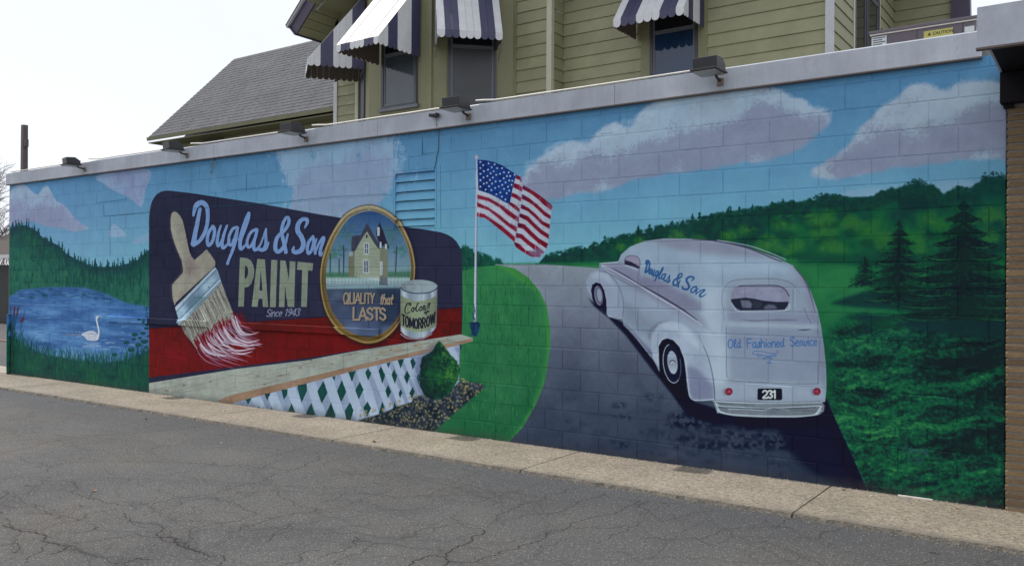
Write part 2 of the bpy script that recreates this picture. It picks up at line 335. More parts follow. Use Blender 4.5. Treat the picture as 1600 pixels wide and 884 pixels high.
def paint_mural(p):
    X, Y, U, V, rng = p.X, p.Y, p.U, p.V, p.rng
    N1 = p.noise(.9, 1); N2 = p.noise(.28, 2); N3 = p.noise(.09, 3); N4 = p.noise(.03, 4, 3); NH = p.noise(.16, 6, 4, ax=.35); N5 = p.noise(.016, 8, 2)
    R = lambda a, b: rng.uniform(a, b)
    T4 = np.clip(.55 + (N4 - .5) * 4, 0, 1)
    # ---- sky
    sky = ramp([(0, (122, 178, 194)), (1.9, (114, 172, 192)), (2.4, (104, 158, 188)), (2.9, (92, 142, 180)), (3.35, (82, 130, 170))])(V + (N1 - .5) * .35)
    left = sm((360 - X) / 330)[..., None]
    sky = sky * (1 - left) + ramp([(0, (126, 172, 196)), (2, (118, 166, 196)), (2.7, (104, 150, 188)), (3.35, (92, 142, 186))])(V + (N2 - .5) * .3) * left
    p.img[:] = sky + (N2[..., None] - .5) * .03 + (N4[..., None] - .5) * .015
    def tint(c, amt=.05): return lambda x, y, sl: np.clip(np.asarray(c) / 255. + (N2[sl][..., None] - .5) * amt * 2 + (N4[sl][..., None] - .5) * amt, 0, 1)
    def mix(a, b, F, amt=.03):
        a = np.asarray(a) / 255.; b = np.asarray(b) / 255.
        return lambda x, y, sl: a + (b - a) * np.clip(F[sl], 0, 1)[..., None] + (N4[sl][..., None] - .5) * amt
    # ---- clouds
    def cloud(pts, hi, lo, shade, soft=7, edge=.5, amp=1.):
        r0 = p.poly(pts, soft, True)
        if r0 is None: return
        x0, x1, y0, y1, m = r0; sl = (slice(y0, y1), slice(x0, x1)); Us, Vs = U[sl], V[sl]; k = int(pts[0][0])
        nz = lambda sc, sd, oc: p.noise(sc, sd, oc, U=Us, V=Vs)
        e2 = nz(.11, k + 3, 4); n5 = N5[sl]
        m = np.clip((m - .5 + (e2 - .5) * edge * 1.3 + (n5 - .5) * edge * .5) * 2.4 + .5, 0, 1) * amp
        sh = np.zeros_like(m); r1 = p.poly(shade, 16, True)
        if r1 is not None:
            a0, a1, b0, b1, q = r1; X0, X1, Y0, Y1 = max(a0, x0), min(a1, x1), max(b0, y0), min(b1, y1)
            if X1 > X0 and Y1 > Y0: sh[Y0 - y0:Y1 - y0, X0 - x0:X1 - x0] = q[Y0 - b0:Y1 - b0, X0 - a0:X1 - a0]
        q = sh * .95 + (nz(.34, k + 9, 4) - .5) * 1.5 + (nz(.12, k + 5, 3) - .5) * .45 - .38
        st = np.clip(q * 2.2 + .5 + (n5 - .5) * 1.7 * np.exp(-(q * 2.6) ** 2), 0, 1) * .85 + sh * .15
        blue = np.clip((nz(.45, k + 17, 3) - .5) * 3, 0, .5) * (1 - st)
        c = np.asarray(hi) / 255. + (np.asarray(lo) - np.asarray(hi)) / 255. * st[..., None] + (N3[sl][..., None] - .5) * .035 + (n5[..., None] - .5) * .02
        c = c + (np.array([.60, .70, .80]) - c) * blue[..., None] * .7
        p.img[sl] += (c - p.img[sl]) * m[..., None]
    big = [(812, 296), (826, 266), (850, 244), (880, 224), (900, 218), (915, 226), (938, 206), (958, 192), (985, 200), (1000, 178), (1025, 156), (1062, 146), (1110, 140), (1170, 136), (1214, 138), (1240, 152), (1262, 154), (1270, 168), (1300, 176), (1299, 192), (1282, 202), (1268, 222), (1225, 242), (1165, 256), (1080, 268), (1005, 279), (945, 297), (890, 306), (850, 312), (822, 306)]
    cloud(big, (162, 172, 194), (139, 140, 168), [(812, 292), (860, 268), (900, 262), (950, 240), (1010, 222), (1080, 205), (1150, 185), (1200, 168), (1250, 175), (1290, 188), (1268, 222), (1165, 262), (1005, 285), (850, 318), (812, 306)])
    for a, b, r in [((830, 262), (888, 222), 14), ((905, 232), (985, 196), 16), ((985, 205), (1060, 152), 18), ((1060, 160), (1230, 150), 14)]:
        for _ in range(26):
            t = rng.random(); x = a[0] + (b[0] - a[0]) * t; y = a[1] + (b[1] - a[1]) * t + R(-4, 10)
            p.stroke(arc(x, y, R(5, r), R(4, r * .6), R(170, 220), R(290, 340), 6), R(3, 7), (184, 194, 214), R(.08, .22), aa=3)
    right = [(1268, 270), (1296, 248), (1326, 226), (1345, 204), (1366, 178), (1392, 160), (1412, 142), (1440, 130), (1462, 134), (1478, 142), (1498, 132), (1528, 126), (1556, 130), (1590, 144), (1590, 242), (1540, 250), (1470, 254), (1400, 264), (1330, 276), (1284, 278)]
    cloud(right, (163, 171, 191), (139, 139, 167), [(1290, 266), (1330, 240), (1370, 222), (1410, 205), (1450, 190), (1490, 180), (1540, 160), (1590, 165), (1590, 240), (1470, 256), (1330, 278)])
    cloud([(1310, 300), (1400, 290), (1470, 286), (1530, 282), (1560, 290), (1500, 304), (1400, 312), (1330, 314)], (150, 170, 192), (150, 156, 184), [(0, 0), (1, 0), (1, 1)], amp=.45)
    cloud([(424, 226), (438, 250), (448, 280), (462, 306), (452, 336), (490, 356), (572, 352), (592, 320), (612, 296), (630, 276), (618, 252), (622, 226), (600, 208), (540, 208), (480, 218)], (146, 172, 198), (146, 152, 180), [(455, 285), (500, 262), (560, 250), (622, 250), (622, 280), (580, 345), (460, 350), (450, 310)], amp=.8, edge=1.1, soft=13)
    cloud([(18, 300), (36, 288), (48, 296), (60, 304), (70, 292), (78, 294), (88, 313), (102, 321), (114, 335), (126, 348), (140, 357), (116, 362), (98, 357), (70, 353), (50, 346), (14, 350)], (156, 170, 198), (142, 142, 176), [(14, 315), (60, 318), (90, 330), (130, 352), (110, 364), (14, 352)], soft=2, edge=.3)
    cloud([(150, 276), (168, 290), (184, 300), (204, 310), (222, 324), (228, 300), (236, 268), (200, 262)], (146, 164, 196), (138, 140, 176), [(180, 262), (228, 262), (226, 322), (200, 300)], soft=2, edge=.3, amp=.85)
    cloud([(172, 369), (178, 350), (185, 354), (198, 368)], (148, 168, 198), (150, 160, 192), [(0, 0), (1, 0), (1, 1)], soft=1, edge=.2, amp=.8)
    cloud([(206, 378), (228, 366), (236, 364), (236, 374), (220, 380)], (150, 160, 192), (150, 160, 192), [(0, 0), (1, 0), (1, 1)], soft=1, edge=.2, amp=.5)
    # ---- left forest
    ys = lambda x: np.interp(x, [14, 39, 55, 71, 94, 104, 122, 142, 163, 185, 214, 232, 240], [357, 352, 358, 374, 384, 396, 406, 415, 417, 416, 408, 392, 384])
    yb = lambda x: np.interp(x, [14, 32, 60, 86, 133, 168, 193, 215, 240], [464, 455, 451, 450, 452, 461, 473, 478, 482])
    xs = np.linspace(12, 240, 60)
    forest = p.full(list(zip(xs, ys(xs))) + [(240, 500), (12, 500)])
    c = ramp([(0, (20, 72, 80)), (.35, (26, 84, 80)), (1, (42, 106, 86))])(np.clip((Y - ys(X)) / 60, 0, 1) + (NH - .5) * 1.1)
    p.img += (c - p.img) * forest[..., None]
    for _ in range(240):
        x = R(16, 236); h = R(7, 20) if x < 110 or x > 190 else R(9, 22); y = ys(x) + R(-4, 22); w = R(3.0, 6)
        d = y - ys(x); k = min(1, max(0, d / 30)); col = (16 + 12 * k, 66 + 28 * k + R(-6, 8), 74 + R(-6, 4))
        pts = [(x, y - h * .55)]
        for q in range(1, 5): pts += [(x + w * q / 8 + R(0, .8), y - h * .55 + h * q / 4.4), (x + w * q / 14, y - h * .5 + h * q / 4.4)]
        pts += [(x, y + h * .8)] + [(2 * x - a, b) for a, b in pts[:0:-1]]
        p.fill(pts, col, .85)
    for _ in range(700):
        x = R(15, 237); y = R(ys(x) + 16, yb(x) + 2); h = R(4, 13)
        k = rng.random(); col = (30 + 24 * k, 84 + 36 * k, 74 + 14 * k) if rng.random() < .68 else (16, 70, 70)
        p.stroke([(x, y), (x + R(-1, 1), y - h)], (R(1.5, 4), .8), col, R(.25, .6), smooth=False)
    for x in (105, 170, 219, 205): p.stroke([(x, 447), (x + 1, 436), (x + 3, 431)], (1.6, .8), (26, 52, 56), .7); p.stroke([(x + 1, 438), (x - 3, 432)], .9, (26, 52, 56), .6)
    # ---- pond
    pond_pts = [(13, 466), (32, 452.5), (60, 450), (86, 448), (133, 449), (168, 459), (193, 471), (215, 476), (240, 480), (240, 543), (224, 552), (193, 563), (161, 567), (107, 560), (75, 555), (49, 545), (30, 531), (13, 524)]
    low = p.full([(12, 500), (240, 500), (240, 640), (12, 640)])
    c = ramp([(0, (14, 58, 64)), (.5, (22, 76, 68)), (1, (32, 94, 66))])(NH * 1.2 + (N3 - .5) * .8)
    p.img += (c - p.img) * low[..., None]
    pond = p.full(pond_pts, 1)
    W1 = p.noise(.22, 9, 4, U=U * .25, V=V * 1.6)
    c = ramp([(0, (48, 84, 142)), (.4, (62, 104, 160)), (.6, (78, 124, 178)), (1, (108, 154, 200))])(np.clip(W1 * 1.25 - .1 + (Y - 500) / 500, 0, 1))
    p.img += (c - p.img) * pond[..., None]
    for _ in range(170):
        x = R(16, 232); y = R(451, 482); 
        if y > 466 + (x > 150) * (x - 150) * .2: continue
        p.stroke([(x, y), (x + R(2, 9), y + R(-.6, .6))], R(.9, 2), (24, 76, 92), R(.35, .75), clip=pond)
    for _ in range(260):
        x = R(16, 232); y = R(455, 560); k = rng.random()
        p.stroke([(x, y), (x + R(3, 10), y + R(-.8, .8))], R(.6, 1.5), (150, 180, 212) if k < .3 else (40, 72, 132), R(.2, .5), clip=pond)
    p.stroke([(18, 474), (60, 476), (85, 477)], .8, (150, 176, 206), .5, clip=pond); p.stroke([(60, 497), (80, 496)], .8, (160, 184, 210), .6, clip=pond)
    # swan (traced)
    z = zm(.2149, 0, 430)
    p.fill(z([(596, 428), (625, 412), (655, 402), (690, 405), (712, 425), (720, 450), (712, 472), (680, 476), (640, 470), (625, 452)]), (186, 182, 200), smooth=True)
    p.stroke(z([(712, 462), (722, 430), (722, 390), (712, 350), (706, 315), (716, 303), (728, 308)]), (3.4, 2.6, 2.2, 2, 2.4, 3, 2), (206, 204, 214)); p.fill(z([(720, 298), (736, 314), (724, 316)]), (46, 36, 52)); p.stroke(z([(640, 430), (680, 424), (700, 440)]), .8, (140, 138, 170), .7)
    for a, b, y in [(620, 728, 492), (612, 740, 512), (605, 690, 524), (780, 836, 490), (800, 880, 522), (740, 800, 538), (560, 600, 448), (640, 720, 504)]: p.stroke(z([(a, y), ((a + b) / 2, y - 3), (b, y + 1)]), 1.0, (170, 184, 210), .7)
    for x in (492, 520, 545, 572): p.fill(z(arc(x, 432, 14, 8, n=10)), (112, 120, 150), .8); p.stroke(z([(x + 8, 430), (x + 12, 412)]), 1, (130, 132, 156), .8)
    for x, y, r in [(985, 430, 22), (925, 488, 20), (978, 464, 16), (1022, 455, 15), (1012, 505, 24), (1055, 480, 26), (958, 540, 26), (838, 576, 20), (1046, 420, 18), (1032, 320, 13), (1065, 325, 12), (1070, 385, 17), (1075, 358, 15), (1068, 520, 15), (1062, 342, 12), (1070, 298, 9), (1072, 276, 8), (1068, 255, 8), (1074, 240, 7), (1085, 440, 12)]:
        p.fill(z(arc(x, y, r, r * .62, n=14)), (14, 66, 74)); p.fill(z(arc(x + 2, y - 3, r * .7, r * .36, n=12)), (36, 106, 92), .7); p.stroke(z([(x, y), (x + r * .9, y - r * .2)]), .7, (12, 50, 66), .8)
    for a in [[(108, 290), (112, 228)], [(128, 292), (140, 232)], [(158, 335), (178, 308)]]: p.stroke(z(a), 2.6, (92, 52, 70))
    p.fill(z([(148, 330), (165, 306), (184, 312), (182, 330), (164, 342)]), (84, 58, 74)); p.stroke(z([(178, 306), (183, 250)]), .8, (70, 52, 74))
    for a in [[(110, 290), (104, 360), (96, 440)], [(126, 292), (112, 380), (104, 450)], [(165, 340), (150, 420), (136, 480)], [(176, 400), (158, 440), (146, 480)], [(90, 330), (92, 450)], [(82, 220), (86, 420)]]: p.stroke(z(a), 1.2, (26, 78, 84))
    for _ in range(420):   # reeds at the pond's near edge
        x = R(14, 234); e = np.interp(x, [14, 30, 49, 75, 107, 161, 193, 224, 240], [522, 531, 545, 555, 560, 567, 563, 552, 543]); y = e + R(0, 12); h = R(5, 24)
        p.stroke([(x, y), (x + R(-1.5, 1.5), y - h * .5), (x + R(-4, 4), y - h)], (1.2, 1.0, .5), (18, 66, 74) if rng.random() < .6 else (34, 98, 84), R(.4, .85))
    for _ in range(900):
        x = R(14, 234); y = R(556, 616); h = R(5, 16); k = rng.random()
        p.stroke([(x, y), (x + R(-2, 3), y - h)], (1.4, .5), (16 + 32 * k, 60 + 42 * k, 64 + 6 * k), R(.25, .6), smooth=False)
    # ---- distant scenery and right hand forest
    sx = [724, 733, 745, 760, 775, 790, 840, 854, 895, 946, 976, 1007, 1034, 1051, 1082, 1112, 1139, 1156, 1177, 1207, 1224, 1261, 1282, 1309, 1340, 1361, 1384, 1410, 1434, 1461, 1475, 1497, 1524, 1538, 1580]
    sy = [388, 392, 396, 402, 408, 412, 412, 402, 393, 379, 371, 364, 358, 354, 348, 341, 335, 335, 331, 326, 323, 320, 311, 312, 316, 313, 304, 298, 290, 298, 311, 298, 300, 283, 282]
    ysr = lambda x: np.interp(x, sx, sy)
    xs = np.linspace(718, 1590, 240)
    fr = p.full([(a, b + (N - .5) * 6) for a, b, N in zip(xs, ysr(xs), rng.random(240))] + [(1590, 520), (718, 520)])
    c = ramp([(0, (18, 62, 62)), (.4, (24, 84, 66)), (.75, (34, 104, 62)), (1, (40, 112, 58))])(np.clip((Y - ysr(X)) / 60, 0, 1) * .6 + (N2 - .5) * 1.3 + (N3 - .5) * .7)
    p.img += (c - p.img) * fr[..., None]
    for _ in range(1500):
        x = R(722, 1582); d = rng.random() ** 1.3 * 18; y = ysr(x) + d - 4; k = sm((x - 850) / 500); r = R(1.2, 3.4) * (1 + .9 * k)
        if 785 < x < 850: continue
        p.fill(arc(x, y, r * R(.7, 1.3), r * R(.6, 1.1), n=7), (20 + R(-6, 10), 66 + R(-10, 16), 62 + R(-6, 6)), R(.4, .9), soft=.5)
    for x in [946, 1034, 1051, 1139, 1142, 1177, 1207, 1224, 976, 1112, 1094, 1016, 1068, 1156, 1241, 998, 958, 1083, 1126, 1190]:
        h = R(7, 17); y0 = ysr(x) - h * .75; p.stroke([(x, y0), (x + R(-1, 1), y0 + h)], 1.1, (22, 62, 60), .9)
        for q in range(int(h * 1.6)): yy = y0 + h * rng.random(); w = 1 + (yy - y0) / h * R(2, 5.5); s_ = rng.choice([-1, 1]); p.stroke([(x, yy - 1), (x + s_ * w, yy + R(-.5, 1.5))], R(.9, 1.9), (22 + R(-5, 8), 66 + R(-8, 10), 60), R(.6, .95), smooth=False)
    for x0, x1, hh in [(1255, 1330, 16), (1400, 1475, 22), (1480, 1520, 14), (1522, 1580, 26), (1330, 1400, 10)]:
        for _ in range(int((x1 - x0) * 2.6)):
            x = R(x0, x1); t = (x - x0) / (x1 - x0); top = ysr(x) - hh * .55 * math.sin(math.pi * t) ** .6; y = R(top, top + hh); p.fill(arc(x, y, R(1, 3.2), R(.8, 2.4), n=6, rot=R(0, 180)), (20 + R(-6, 16), 62 + R(-10, 20), 60 + R(-4, 10)), R(.35, .85))
    for x, y, r in [(1060, 372, 16), (1090, 378, 16), (1000, 380, 10), (1200, 385, 22), (1168, 362, 16), (1140, 372, 15), (1225, 352, 20), (1290, 360, 22), (1330, 350, 18), (1360, 362, 24), (1385, 380, 20), (1455, 350, 24), (1440, 385, 26), (1548, 345, 24), (1240, 388, 20), (1300, 392, 20), (970, 388, 8), (1270, 345, 14), (1540, 372, 22), (1296, 340, 16)]:
        k = R(.1, .75); m = p.poly(arc(x, y, r, r * .9, n=16), 3)
        if m: sl = (slice(m[2], m[3]), slice(m[0], m[1])); q = m[4] * np.clip(.9 + (N3[sl] - .5) * 3, 0, 1) * (1 - .6 * sm((Y[sl] - y) / r)); p.img[sl] += (np.array([42 + 26 * k, 104 + 26 * k, 58]) / 255. - p.img[sl]) * (q * .6)[..., None]
        p.fill(arc(x + r * .2, y + r * .75, r * .9, r * .35, n=10), (16, 60, 56), .5, soft=2)
        for _ in range(60): a = R(0, 6.28); q = R(0, r); p.fill(arc(x + q * math.cos(a), y - 2 + q * math.sin(a) * .85, R(1.2, 3.2), R(1, 2.4), n=7), (52 + R(-18, 26), 116 + R(-20, 18), 52), R(.15, .4), soft=.8)
    # field
    fld = p.full([(724, 418), (780, 412), (855, 411), (935, 410), (1100, 408), (1240, 404), (1300, 410), (1400, 420), (1590, 425), (1590, 900), (724, 900)], 2)
    cf = ramp([(0, (16, 62, 56)), (.35, (26, 88, 62)), (.7, (38, 112, 70)), (1, (52, 128, 74))])(np.clip(.78 + (N2 - .5) * .5 - (X > 1240) * sm((Y - 455) / 110) * .42 - sm((X - 1380) / 190) * .42 + (N3 - .5) * .3, 0, 1))
    p.img += (cf - p.img) * fld[..., None]
    p.fill([(1240, 392), (1330, 396), (1420, 402), (1470, 412), (1400, 416), (1300, 411), (1248, 412)], (20, 78, 62), .75, soft=4)
    # ground shadows and mottle under the conifers: scumbled arcs of dark and light green
    Vc = V * 2.6 - .28 * (U + 2.1) ** 2 + (N2 - .5) * .5
    G1 = p.noise(.36, 31, 5, V=Vc, ax=.5); G2 = p.noise(.09, 32, 4, V=Vc, ax=.5)
    g = (G1 - .5) * 1.5 + (G2 - .5) * 1.5 + (N5 - .5) * .8 + (N4 - .5) * .8
    dk = sm((X - 1400) / 170) * .38 + sm((560 - Y) / 90) * .10
    gc = ramp([(-.75, (7, 44, 48)), (-.3, (12, 58, 54)), (0, (22, 80, 62)), (.28, (30, 96, 66)), (.6, (44, 116, 70)), (.95, (66, 140, 76))])(g - dk)
    gm = sm((X - 1288) / 24) * sm((Y - 470 - np.maximum(0, 1340 - X) * .6 + (N2 - .5) * 60) / 50)
    p.img += (gc - p.img) * gm[..., None]
    for pts in [[(1296, 474), (1330, 462), (1362, 452), (1400, 458), (1590, 440), (1590, 500), (1500, 500), (1440, 488), (1380, 482), (1340, 480)], [(1400, 505), (1440, 494), (1500, 500), (1590, 490), (1590, 530), (1500, 524), (1430, 514)], [(1318, 496), (1350, 490), (1400, 496), (1360, 503)]]:
        p.fill(pts, (14, 56, 60), .9, soft=2.5)
    def conifer(x, y0, y1, w, rows):
        p.fill([(x, y0), (x + w * .7, y1), (x - w * .7, y1)], (15, 58, 56), .72, soft=2.5)
        for q in range(rows):
            t = (q + .5) / rows; yy = y0 + (y1 - y0) * t; hw = w * t ** .85; dh = (y1 - y0) / rows
            for s_ in (-1, 1):
                L = hw * R(.86, 1.12); yo = R(-2, 3); n = int(5 + L / 5)
                top = [(x + s_ * L * k / 5, yy - dh * .55 * (1 - k / 5) ** 1.2 + yo * k / 5 + 3.5 * (k / 5)) for k in range(6)]
                bot = [(x + s_ * L * (n - k) / n, yy + yo * (n - k) / n + dh * .72 * (1 - ((n - k) / n - .3) ** 2) * R(.5, 1.1)) for k in range(1, n + 1)]
                p.fill(top + bot, (11 + R(-3, 4), 46 + R(-5, 7), 50), .96, soft=.3)
                for _ in range(int(L * .5) + 3):
                    a = R(.05, 1); px_, py_ = x + s_ * L * a, yy + yo * a - dh * .2 * (1 - a) + R(0, dh * .4)
                    p.stroke([(px_, py_), (px_ + s_ * R(1, 5), py_ + R(1, 4))], R(1.4, 3), (12, 46, 52) if rng.random() < .6 else (30, 82, 62), R(.2, .5), smooth=False, aa=1.2)
                p.stroke([(x + s_ * L * .2, yy + dh * .42), (x + s_ * L * .6, yy + dh * .5), (x + s_ * L * .95, yy + dh * .2 + yo)], (.6, 2.2, .6), (56, 122, 66), R(.35, .7), aa=1.2)
        for _ in range(int(w * 3)):
            t = rng.random() ** .6; yy = y0 + (y1 - y0) * t; a = R(-1, 1) * w * t ** .85
            p.fill(arc(x + a, yy, R(1, 4), R(.8, 2), n=6, rot=R(-30, 30)), (14, 52, 54) if rng.random() < .6 else (40, 96, 62), R(.2, .5), soft=.5)
    conifer(1406, 342, 470, 62, 9); conifer(1352, 400, 446, 26, 5); conifer(1506, 312, 500, 128, 10)
    p.stroke([(1406, 342), (1406, 380)], 2, (16, 56, 58)); p.stroke([(1506, 310), (1506, 345)], (2, 5), (16, 56, 58))
    # far dark wood by the flag pole
    for _ in range(260):
        x = R(724, 785); y = np.interp(x, [724, 740, 760, 785], [385, 394, 402, 412]) + R(0, 44) * (1 - (x - 724) / 75); p.stroke([(x, y), (x + R(-1, 1), y - R(3, 9))], (3.5, 1), (24 + R(-8, 16), 84 + R(-18, 22), 72), R(.3, .7), aa=1)
    # ---- lawn left of the road
    lawn = [(718, 424), (760, 416), (778, 414), (805, 419), (827, 434), (845, 455.5), (856, 481), (860.5, 510), (861, 540), (859, 555), (852.6, 596), (837, 634), (817, 668), (800, 686), (788, 700), (640, 700), (640, 520), (718, 520)]
    # road first
    road_pts = [(775, 413), (855, 413), (940, 419), (1000, 430), (1290, 560), (1291, 620), (1312, 668), (1332, 710), (1362, 780), (1362, 830), (770, 800), (770, 430)]
    rc = ramp([(410, (138, 141, 156)), (480, (122, 128, 146)), (540, (98, 107, 126)), (600, (74, 84, 104)), (680, (56, 67, 88)), (780, (50, 60, 82))])(Y + (N1 - .5) * 60)
    rd = p.full(road_pts); rc = rc + (N2[..., None] - .5) * .07 + (N4[..., None] - .5) * .03
    p.img += (rc - p.img) * rd[..., None]
    for _ in range(240):
        x = R(860, 1330); y = R(615, 765)
        p.put(p.poly(arc(x, y, R(4, 20), R(1.5, 5), n=9, rot=R(-10, 10)), 2.5), (26, 34, 60), R(.15, .5), clip=rd, tex=T4)
    for _ in range(110):
        x = R(1060, 1320); y = R(645, 700)
        p.put(p.poly(arc(x, y, R(8, 30), R(2, 6), n=9), 2.5), (22, 28, 52), R(.3, .7), clip=rd, tex=T4)
    p.fill([(1205, 640), (1290, 628), (1312, 668), (1332, 710), (1356, 768), (1330, 768), (1270, 740), (1230, 700)], (24, 30, 54), .9, soft=5, clip=rd)
    p.fill([(1288, 622), (1292, 620), (1362, 780), (1340, 780), (1300, 690)], (22, 28, 50), .9, soft=1.5, clip=rd)
    gl = p.full(lawn); edge = sm((X - np.interp(Y, [414, 455, 481, 540, 596, 634, 668, 700], [770, 832, 846, 850, 842, 826, 806, 780])) / 12)
    cl = ramp([(0, (38, 104, 68)), (.5, (50, 122, 76)), (1, (62, 138, 82))])(np.clip(.45 + (N2 - .5) * .7 + (N3 - .5) * .4 + (450 - Y) / 400, 0, 1))
    cl = cl * (1 - edge[..., None] * .8) + np.array([64, 138, 66]) / 255. * edge[..., None] * .8
    p.img += (cl - p.img) * gl[..., None]
    for _ in range(420):
        x = R(728, 846); y = R(440, 690); h = R(4, 11); p.stroke([(x, y), (x + R(-1.5, 1.5), y - h)], (1.6, .6), (26, 84, 58) if rng.random() < .75 else (70, 146, 74), R(.25, .6), smooth=False, clip=gl)
    # ---- sign board
    sign_out = [(234, 620), (234, 345), (234.6, 334), (236, 324), (238.6, 315), (242.5, 308), (247, 303), (253, 299.6), (260, 298), (268, 298.2), (300, 302), (400, 317), (500, 335), (600, 351), (660, 358), (690, 363), (700, 366.5), (708, 371), (714, 377), (718.5, 384), (721.5, 392), (723, 402), (724, 480), (722, 545), (234, 620)]
    sg = p.full(sign_out)
    cs = ramp([(0, (38, 39, 62)), (1, (58, 59, 84))])(np.clip((X - 234) / 500 * .35 + N1 * .6 + (N3 - .5) * .3, 0, 1))
    p.img += (cs - p.img) * sg[..., None]
    redp = [(234, 513), (404, 502), (520, 494), (560, 491), (647, 486), (722, 480), (722, 521.5), (480, 559), (234, 589.5)]
    rm = p.full(redp)
    cr = ramp([(0, (78, 4, 26)), (.5, (112, 6, 30)), (1, (136, 10, 34))])(np.clip(N1 * .7 + (N3 - .5) * .7 + .15, 0, 1))
    p.img += (cr - p.img) * rm[..., None]
    p.fill([(300, 512), (420, 500), (640, 486), (640, 502), (420, 520)], (84, 6, 30), .5, soft=6, clip=rm)
    p.stroke([(235, 513), (404, 502), (520, 494), (722, 480)], 1.2, (40, 20, 48), .6)
    # gooseneck wood board
    face = [(234, 598), (370, 576), (480, 562.5), (560, 547.5), (720.6, 522), (740, 527.8), (694.6, 539), (560, 570), (370, 615), (352, 620), (335, 640), (234, 640)]
    fm = p.full(face)
    g = np.sin((Y + .165 * X) * 1.15 + N2 * 9 + N3 * 5)
    cw = ramp([(0, (146, 144, 142)), (.5, (160, 158, 153)), (1, (172, 170, 165))])(np.clip(.55 + (N3 - .5) * .9 + g * .1, 0, 1))
    p.img += (cw - p.img) * fm[..., None]
    for cx, cy in [(288, 602), (404, 587), (487, 562), (520, 568), (548, 554), (470, 574), (612, 546), (650, 540), (330, 596), (440, 586), (415, 600), (262, 610), (700, 530), (590, 560)]:
        for q in range(1, 5): p.stroke(arc(cx - 2 * q, cy + .6 * q, 5.5 * q, 1.9 * q, R(-30, 30), R(250, 330), 14, rot=-9), .7, (124, 106, 98), R(.1, .35), clip=fm)
        p.fill(arc(cx, cy, 3, 1.4, n=10, rot=-9), (104, 84, 80), .55, soft=.6, clip=fm)
    for _ in range(90):
        x = R(240, 710); y = np.interp(x, [234, 370, 560, 720], [606, 595, 558, 530]) + R(-10, 13); L = R(10, 40)
        p.stroke([(x, y), (x + L * .5, y - L * .08), (x + L, y - L * .17)], .7, (116, 104, 104), R(.2, .55), clip=fm)
    for x, y in [(600, 550), (622, 546), (655, 540), (676, 540), (690, 534)]: p.fill(arc(x, y, 8, 3, n=10, rot=-9), (150, 116, 88), .5, soft=2, clip=fm)
    tanp = [(335, 640), (352, 620), (370, 615), (560, 570), (694.6, 539), (740, 527.8), (740, 532.8), (694, 544), (570, 576), (560, 577.5), (370, 627), (345, 636)]
    p.fill([(320, 640), (352, 620), (370, 615), (560, 570), (694.6, 539), (740, 527.8), (740, 532.8), (694, 545), (560, 577.5), (370, 628), (345, 640)], tint((148, 118, 98), .06))
    # ---- lattice
    lat = [(345, 640), (370, 628), (560, 577.5), (694, 545), (719, 538), (718, 610), (640, 680), (345, 680)]
    lm_ = p.full(lat)
    p.put((0, p.W, 0, p.H, lm_), tint((140, 150, 180), .05))
    z1 = zm(.1696, 370, 520); z2 = zm(.1923, 560, 520)
    for a in [[(170, 560), (240, 720)], [(320, 540), (400, 740)], [(490, 480), (610, 770)], [(680, 430), (800, 800)], [(840, 400), (980, 820)], [(1000, 360), (1150, 820)], [(1150, 330), (1290, 800)]]:
        q = z1(a); p.stroke(q + [5.2, 0], 1.6, (110, 118, 156), .8, smooth=False, clip=lm_); p.stroke(q, 15, (168, 176, 202), .95, smooth=False, clip=lm_)
    for a in [[(0, 250), (160, 700)], [(110, 240), (280, 660)], [(205, 220), (370, 610)], [(305, 210), (450, 560)], [(390, 190), (530, 520)], [(740, 90), (830, 300)]]:
        q = z2(a); p.stroke(q + [4, 0], 1.5, (110, 118, 156), .8, smooth=False, clip=lm_); p.stroke(q, 11.5, (168, 176, 202), .95, smooth=False, clip=lm_)
    gd = tint((26, 74, 72), .05)
    for d in [[(88, 610), (145, 595), (110, 660)], [(262, 560), (318, 550), (288, 620)], [(418, 522), (475, 515), (472, 560), (440, 615)], [(567, 480), (650, 465), (655, 530), (603, 640), (570, 520)], [(805, 440), (843, 548), (788, 648), (750, 535)], [(887, 405), (917, 395), (905, 440)], [(975, 430), (1015, 540), (968, 635), (930, 535)], [(1035, 360), (1103, 348), (1068, 450)], [(1140, 450), (1170, 520), (1130, 610), (1100, 535)], [(185, 705), (210, 672), (230, 710)], [(315, 710), (330, 680), (340, 720)], [(475, 730), (513, 645), (558, 760), (490, 770)], [(625, 785), (692, 640), (745, 800)], [(800, 800), (875, 640), (918, 755), (900, 820)], [(1003, 715), (1048, 635), (1083, 710), (1048, 830), (1020, 815)]]: p.fill(z1(d), gd)
    for d in [[(60, 320), (85, 285), (110, 330), (85, 385)], [(-20, 460), (18, 395), (47, 460), (10, 535)], [(45, 605), (80, 555), (108, 610), (75, 680)], [(170, 310), (190, 270), (223, 345), (200, 410)], [(235, 245), (268, 235), (250, 285)], [(225, 470), (247, 420), (272, 475), (245, 530)], [(275, 340), (297, 293), (320, 350), (303, 412)], [(325, 220), (378, 210), (350, 288)], [(375, 355), (402, 305), (425, 350), (400, 413)], [(332, 490), (348, 455), (362, 480), (345, 530)], [(428, 225), (450, 200), (473, 245), (447, 298)], [(420, 490), (447, 435), (465, 475), (440, 535)], [(478, 360), (495, 330), (512, 350), (495, 412)], [(170, 650), (200, 555), (218, 600), (200, 680)], [(275, 650), (300, 560), (322, 610)]]: p.fill(z2(d), gd)
    p.fill(z2([(780, 130), (825, 115), (825, 160)]), (120, 126, 160), .5); p.stroke(z2([(828, 105), (822, 400)]), 1.2, (120, 128, 160))
